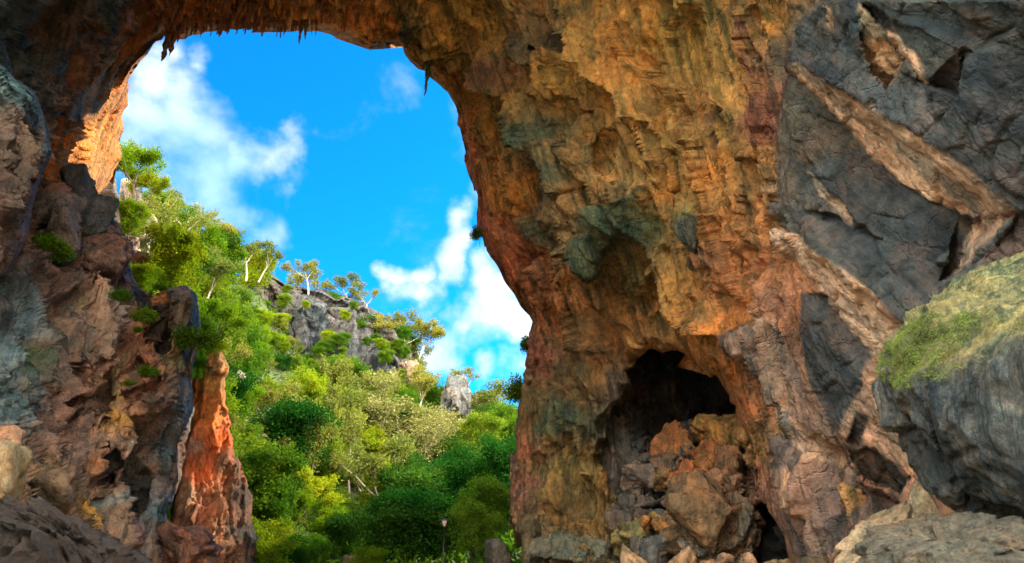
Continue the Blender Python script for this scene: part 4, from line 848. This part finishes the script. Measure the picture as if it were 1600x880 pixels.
for (px, a, b_, d, k, lab, wd) in [(735,688,800,52,'dark','big round dark tree in front of the pinnacle slope',1.2),(640,748,885,40,'dark','wide dark tree at the bottom centre of the valley',1.3),(595,770,890,38,'dark','dark bushy tree left of the lamp post',1.2),
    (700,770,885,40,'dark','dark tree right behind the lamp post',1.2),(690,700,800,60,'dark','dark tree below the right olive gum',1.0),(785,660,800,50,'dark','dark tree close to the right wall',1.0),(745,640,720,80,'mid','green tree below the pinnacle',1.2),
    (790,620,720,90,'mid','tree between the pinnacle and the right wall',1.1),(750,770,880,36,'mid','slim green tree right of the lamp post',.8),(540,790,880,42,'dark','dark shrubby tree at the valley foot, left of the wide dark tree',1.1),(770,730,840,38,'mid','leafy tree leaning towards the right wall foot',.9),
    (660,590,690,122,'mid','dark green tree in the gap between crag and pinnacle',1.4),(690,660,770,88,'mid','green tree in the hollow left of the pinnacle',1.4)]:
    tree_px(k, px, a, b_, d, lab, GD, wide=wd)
for (px, a, b_, d, k, lab, wd) in [(420,690,850,42,'feather','feathery yellow-green tree at the left foot of the valley',1.1),(460,720,870,44,'feather','feathery tree beside the valley foot, second from the buttress',1.1),(395,800,890,30,'bright','low leafy bush at the foot of the orange buttress',1.3),
    (500,760,880,42,'feather','thin feathery tree in front of the dark shrubs',1.0),(430,830,890,33,'dark','green bush on the valley floor beside the buttress foot',1.4),(350,840,895,27,'mid','bush in front of the orange buttress foot',1.3),(580,850,892,30,'bright','bright small bush at the bottom edge of the valley',1.3),
    (480,830,890,34,'mid','round bush at the bottom edge between feathery trees',1.2),(828,515,560,30,'shrub','shrub clinging to the outside of the right rim',.8),(822,575,640,30,'shrub','lower shrub clinging to the outside of the right rim',.8)]:
    tree_px(k, px, a, b_, d, lab, GV, wide=wd)
tree_px('bright', 326, 522, 580, 26.4, 'small bright bush capping the top of the orange buttress', wide=.8)
tree_px('mid', 300, 530, 590, 25.2, 'dark-stemmed bush between the left cliff and the buttress top', wide=.6)
# shrubs on the rocks
GH = 'shrubs rooted in the left cliff'
for (px, a, b_, d, lab) in [(80,360,412,16.2,'drooping green fern on the grooved rock above the left cliff'),(222,474,510,18.3,'green bush sprouting on the shoulder of the left cliff'),(229,566,594,18.0,'small bright tuft on the pinkish bulge of the cliff'),(205,590,604,17.8,'tiny green tuft left of the bright one'),
    (186,446,474,17.8,'leafy shrub at the dark notch of the cliff top'),(250,440,456,21.5,'low tuft on the brow of the left cliff'),(216,508,518,18.2,'tiny sprig under the green bush'),(300,500,560,22.6,'hanging green growth down the right edge of the cliff')]:
    tree_px('shrub', px, a, b_, d - .3, lab, GH, name='shrub', cat='shrub', wide=1.25, sink=.1)
tree_px('shrub', 750, 345, 375, 29.4, 'dark moss clump hanging on the right rim of the arch', name='shrub', cat='shrub', wide=.7)
# the wooded slope: each crown its own tree
def zone(px, py):
    if px < 440 and py < 560: return 'upper left slope beside the cliff'
    if py < 500: return 'ridge along the top of the crag'
    if py > 700: return 'lower valley side'
    if px > 560: return 'middle slope below the crag right end'
    return 'middle slope below the crag'
pts = []; rp = random.Random(12); tries = 0
CGI = [(372,432),(480,450),(560,470),(640,530),(650,580),(560,585),(450,575),(440,520),(380,475)]
while len(pts) < 150 and tries < 6000:
    tries += 1
    px, py = rp.uniform(225, 810), rp.uniform(400, 860); d, p = ray_ground(px, py)
    if d is None or d > 150: continue
    rad = 3.0 / d * 1067 * .55
    if any(abs(px - q_[0]) ** 2 + (1.6 * (py - q_[1])) ** 2 < (rad * .5 + q_[2] * .5) ** 2 for q_ in pts): continue
    hh = 6.5 / d * 1067
    if 345 < px < 475 and py < 590 and rp.random() < .8: continue
    if any(inpoly(np.array([px + o_]), np.array([py - hh * f_]), g_)[0] for g_ in (CGI, [(676,600),(745,590),(750,650),(690,662)]) for o_ in (-3.4 / d * 1067, -1.7 / d * 1067, 0, 1.7 / d * 1067, 3.4 / d * 1067) for f_ in (.45, .75, 1.0)) and d < 122 and rp.random() < .97: continue
    pts.append((px, py, rad, d, p))
for (px, py, rad, d, p) in pts:
    shade = px > 620 and py > 690  # trees in the shaded corner get the darkened leaf colour
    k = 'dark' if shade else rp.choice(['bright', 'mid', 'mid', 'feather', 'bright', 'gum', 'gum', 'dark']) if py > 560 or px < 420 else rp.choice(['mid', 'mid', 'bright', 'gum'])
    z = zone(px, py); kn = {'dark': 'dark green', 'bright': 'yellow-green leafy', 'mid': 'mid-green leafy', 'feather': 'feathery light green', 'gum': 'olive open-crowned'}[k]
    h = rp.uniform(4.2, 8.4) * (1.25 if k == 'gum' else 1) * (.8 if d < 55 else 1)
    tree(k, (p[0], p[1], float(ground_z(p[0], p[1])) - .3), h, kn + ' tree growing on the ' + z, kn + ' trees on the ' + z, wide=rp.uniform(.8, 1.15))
# shrubs on the crag face
for i in range(44):
    for _ in range(60):
        px, py = rp.uniform(360, 655), rp.uniform(440, 640)
        if inpoly(np.array([px]), np.array([py]), CG)[0]: break
    d = float(D_CG(np.array([px]), np.array([py]))[0]) - 3.5
    p = P(px, py, d); tree(rp.choice(['mid', 'bright', 'mid']), (p[0], p[1], p[2] - 1), rp.uniform(1.6, 3.4), 'small bush rooted in a crack of the grey crag face', 'bushes on the crag face', name='bush', cat='bush', wide=1.2)
for i in range(46):    # scrub on the open slope left of the crag
    px, py = rp.uniform(372, 462), rp.uniform(492, 590); d, p = ray_ground(px, py)
    if d is None or d > 150: continue
    tree(rp.choice(['mid', 'bright', 'gum', 'dark']), (p[0], p[1], p[2] - .6), rp.uniform(1.8, 3.6), 'low scrubby bush on the open slope left of the grey crag', 'bushes on the open slope left of the crag', name='bush', cat='bush', wide=1.3)
# undergrowth
rsu = np.random.RandomState(3); n = 52000
ux = rsu.uniform(-100, 30, n * 3); uy = rsu.uniform(33, 190, n * 3); m_ = (ux > -uy * .62 - 2) & (ux < uy * .06 + 2); ux, uy = ux[m_][:n], uy[m_][:n]
uz = ground_z(ux, uy) + rsu.rand(len(ux)) ** 1.5 * 1.1
um = crown_mesh('undergrowth', np.stack([ux, uy, uz], 1)[:16000], np.full(min(16000, len(ux)), .9), 150000, .45, LM['mid'], rsu, .7)
uo = bpy.data.objects.new('undergrowth', um); COL.objects.link(uo); tag(uo, 'low leafy undergrowth covering the valley slope between the trees', 'undergrowth', kind='stuff')

# ------------------------------------------------------------------ stalactites hanging from the arch
M_STAL = M_WALL
def stalactite(px, py0, py1, d, wpx, colr, label, group, seed):
    rr = np.random.RandomState(seed); a = np.array(P(px, py0 - 8, d)); zt = a[2]; zb = P(px, py1, d)[2]; n = 22; m_ = 12; r0 = wpx / 1067 * d / 2
    V = []; C = []
    for i in range(n + 1):
        t_ = i / n; r = r0 * ((1 - t_) ** .8 * .9 + .10 * (t_ < .97)) * (1 + .22 * math.sin(t_ * 17 + seed)); z = zt + (zb - zt) * t_
        off = np.array([math.sin(t_ * 4 + seed), math.cos(t_ * 5 + seed)]) * r0 * .3
        for j in range(m_):
            an = 2 * math.pi * j / m_; q_ = r * (1 + .25 * math.sin(3 * an + seed)); V.append((a[0] + off[0] + math.cos(an) * q_, a[1] + off[1] + math.sin(an) * q_, z)); C.append(np.array(colr) * (1 - .35 * t_) )
    Fq = [(i * m_ + j, i * m_ + (j + 1) % m_, (i + 1) * m_ + (j + 1) % m_, (i + 1) * m_ + j) for i in range(n) for j in range(m_)]
    V = np.array(V); V += (fbm(V * 4, 3)[:, None]) * r0 * .25; loc = a.copy()
    o = mesh_np('stalactite', V - loc, Fq, M_STAL, cols=np.array(C)); o.location = loc
    tag(o, label, 'stalactite', group)
G6 = 'stalactites fringing the top of the arch'
for i, (px, a, b_, w_, c_, lab) in enumerate([(264,58,97,11,(.28,.2,.09),'longest stalactite at the upper left of the arch'),(275,54,89,9,(.35,.16,.08),'slim stalactite right beside the longest left one'),(270,50,70,14,(.4,.17,.08),'stubby stalactite between the two long left ones'),(283,48,68,7,(.42,.18,.08),'short stalactite right of the left cluster'),
    (321,44,54,7,(.5,.2,.08),'lone stub of stalactite between the left cluster and the fringe'),(331,44,52,6,(.5,.2,.08),'tiny stalactite beside the lone stub'),(348,42,60,7,(.45,.18,.07),'first stalactite of the middle fringe'),(360,42,56,6,(.45,.18,.07),'second stalactite of the middle fringe, thin'),
    (400,42,50,6,(.45,.18,.07),'small stalactite left of the pair in the centre'),(412,42,59,7,(.4,.18,.08),'thick stalactite in the centre of the fringe'),(436,40,60,4,(.35,.17,.08),'thin pointed stalactite near the centre'),(441,42,62,5,(.35,.17,.08),'thin stalactite touching its twin near the centre'),
    (447,42,58,4,(.35,.17,.08),'shorter twin of the thin stalactites'),(461,44,52,4,(.4,.18,.08),'very small stalactite before the dark pair'),(472,44,71,6,(.25,.17,.07),'dark long stalactite right of centre'),(480,44,64,5,(.25,.17,.07),'dark shorter stalactite beside the long one'),
    (599,68,80,4,(.3,.2,.08),'tiny stalactite on the flat stretch of the lip'),(634,60,78,13,(.10,.12,.07),'dark blunt stalactite at the corner of the lip'),(662,92,112,9,(.3,.2,.08),'short stalactite above the lone hanging one'),(668,100,150,8,(.16,.18,.06),'lone long greenish stalactite below the right shoulder of the arch')]):
    stalactite(px, a - 4, b_ + (b_ - a) * .28 + 2, 28.7, w_ * 1.25, c_, lab, G6, i)
for i in range(26):    # little teeth right on the lip
    px = 292 + i * 8.2 + rp.uniform(-3, 3); ly = np.interp(px, [285, 318, 350, 380, 420, 450, 480, 505, 522], [62, 53, 49, 46, 46, 49, 48, 50, 58])
    stalactite(px, ly - 10, ly + rp.uniform(2, 15), 28.8, rp.uniform(3.5, 7), (.42, .18, .07), 'tiny stalactite tooth on the very edge of the arch lip against the sky', 'stalactite teeth on the arch lip', 200 + i)
for i in range(60):    # fringe of the ceiling just inside the lip
    px = rp.uniform(270, 560); py = rp.uniform(4, 34) + (6 if px < 480 else 0)
    stalactite(px, py - 6, py + rp.uniform(10, 30), float(D_WALL(np.array([px]), np.array([py]))[0]) - .7, rp.uniform(5, 10), (.48, .2, .08), 'small reddish stalactite hanging from the ceiling just inside the arch lip', 'small stalactites under the ceiling', 50 + i)

# ------------------------------------------------------------------ moss cap of the boulder
def moss_cap():
    """short moss blades rooted on the boulder's upper front"""
    me = mb.data; V = np.zeros(len(me.vertices) * 3, np.float32); me.vertices.foreach_get('co', V); V = V.reshape(-1, 3) + np.array(mb.location)
    Nn = np.zeros(len(me.vertices) * 3, np.float32); me.vertices.foreach_get('normal', Nn); Nn = Nn.reshape(-1, 3)
    rel = V - CAM; dep = rel[:, 1] * CP + rel[:, 2] * SP; px = 800 + F * rel[:, 0] / dep; py = 440 - F * (-rel[:, 1] * SP + rel[:, 2] * CP) / dep
    MP = [(1395,512),(1420,494),(1450,488),(1490,492),(1530,488),(1570,494),(1600,496),(1640,498),(1640,514),(1560,516),(1520,522),(1510,545),(1500,570),(1490,590),(1460,598),(1430,600),(1410,612),(1392,604),(1380,585),(1382,560),(1388,530)]
    nn = fbm(V * 3, 4); ins = inpoly(px + nn * 22, py + nn * 14, MP) & (fbm(V * 6 + 20, 4) > -.42) & ((Nn * (CAM - V)).sum(1) > 0)
    idx = np.where(ins)[0]; r_ = np.random.RandomState(5); n = 130000; ii = r_.choice(idx, n)
    P0 = V[ii] + r_.normal(size=(n, 3)) * .012; nr = Nn[ii]
    ax = nr * .7 + r_.normal(size=(n, 3)) * .45 + (-.1, -.1, -.35); ax /= np.linalg.norm(ax, axis=1)[:, None]; clump = np.clip(1 + fbm(P0 * 7, 3) * .9, .3, 2)
    s = (.011 * r_.uniform(.5, 1.3, n) * clump)[:, None]; sd = np.cross(ax, r_.normal(size=(n, 3))); sd /= np.linalg.norm(sd, axis=1)[:, None]
    W_ = np.stack([P0 - sd * s * .14, P0 + sd * s * .14, P0 + ax * s], 1).reshape(-1, 3)
    loc = np.array(mb.location)
    m, t, b = new_mat('moss'); tcn = t.nodes.new('ShaderNodeTexCoord'); n1 = noise(t, tcn.outputs['Object'], 3.0, 5)
    t.links.new(mixc(t, ramp(t, n1, [(.35, 0.0), (.65, 1.0)]), (.05, .075, .012), (.12, .17, .016)), b.inputs['Base Color']); b.inputs['Roughness'].default_value = .9
    o = mesh_np('moss', W_ - loc, np.arange(n * 3).reshape(n, 3), m, mb, smooth=False); o['kind'] = 'stuff'; 
    o.parent = mb; o.location = (0, 0, 0)
moss_cap()

# ------------------------------------------------------------------ lamp post on the valley path
def lathe(name, prof, mat, parent, sides=16):
    V = [(r * math.cos(2 * math.pi * j / sides), r * math.sin(2 * math.pi * j / sides), z) for r, z in prof for j in range(sides)]
    Fq = [(i * sides + j, i * sides + (j + 1) % sides, (i + 1) * sides + (j + 1) % sides, (i + 1) * sides + j) for i in range(len(prof) - 1) for j in range(sides)]
    return mesh_np(name, np.array(V), np.array(Fq), mat, parent)
mm_, t, b = new_mat('lamp_metal'); b.inputs['Base Color'].default_value = (.05, .05, .045, 1); b.inputs['Roughness'].default_value = .5; b.inputs['Metallic'].default_value = .6
mgl, t, b = new_mat('lamp_glass'); b.inputs['Base Color'].default_value = (.75, .5, .38, 1); b.inputs['Roughness'].default_value = .3
lp = bpy.data.objects.new('lamp_post', None); COL.objects.link(lp); b0 = P(692, 888, 33); tp = P(690, 810, 33); lp.location = b0; Hh = tp[2] - b0[2]
tag(lp, 'slim dark lamp post with a small lantern in front of the dark trees', 'lamp post')
lathe('pole', [(.09, -.3), (.09, .25), (.05, .3), (.035, Hh - .42), (.06, Hh - .40), (.06, Hh - .36)], mm_, lp)
lathe('lantern', [(.07, Hh - .36), (.15, Hh - .10), (.15, Hh - .09)], mgl, lp, 6)
lathe('lamp_cap', [(.19, Hh - .09), (.17, Hh - .06), (.04, Hh), (.001, Hh + .03)], mm_, lp, 6)
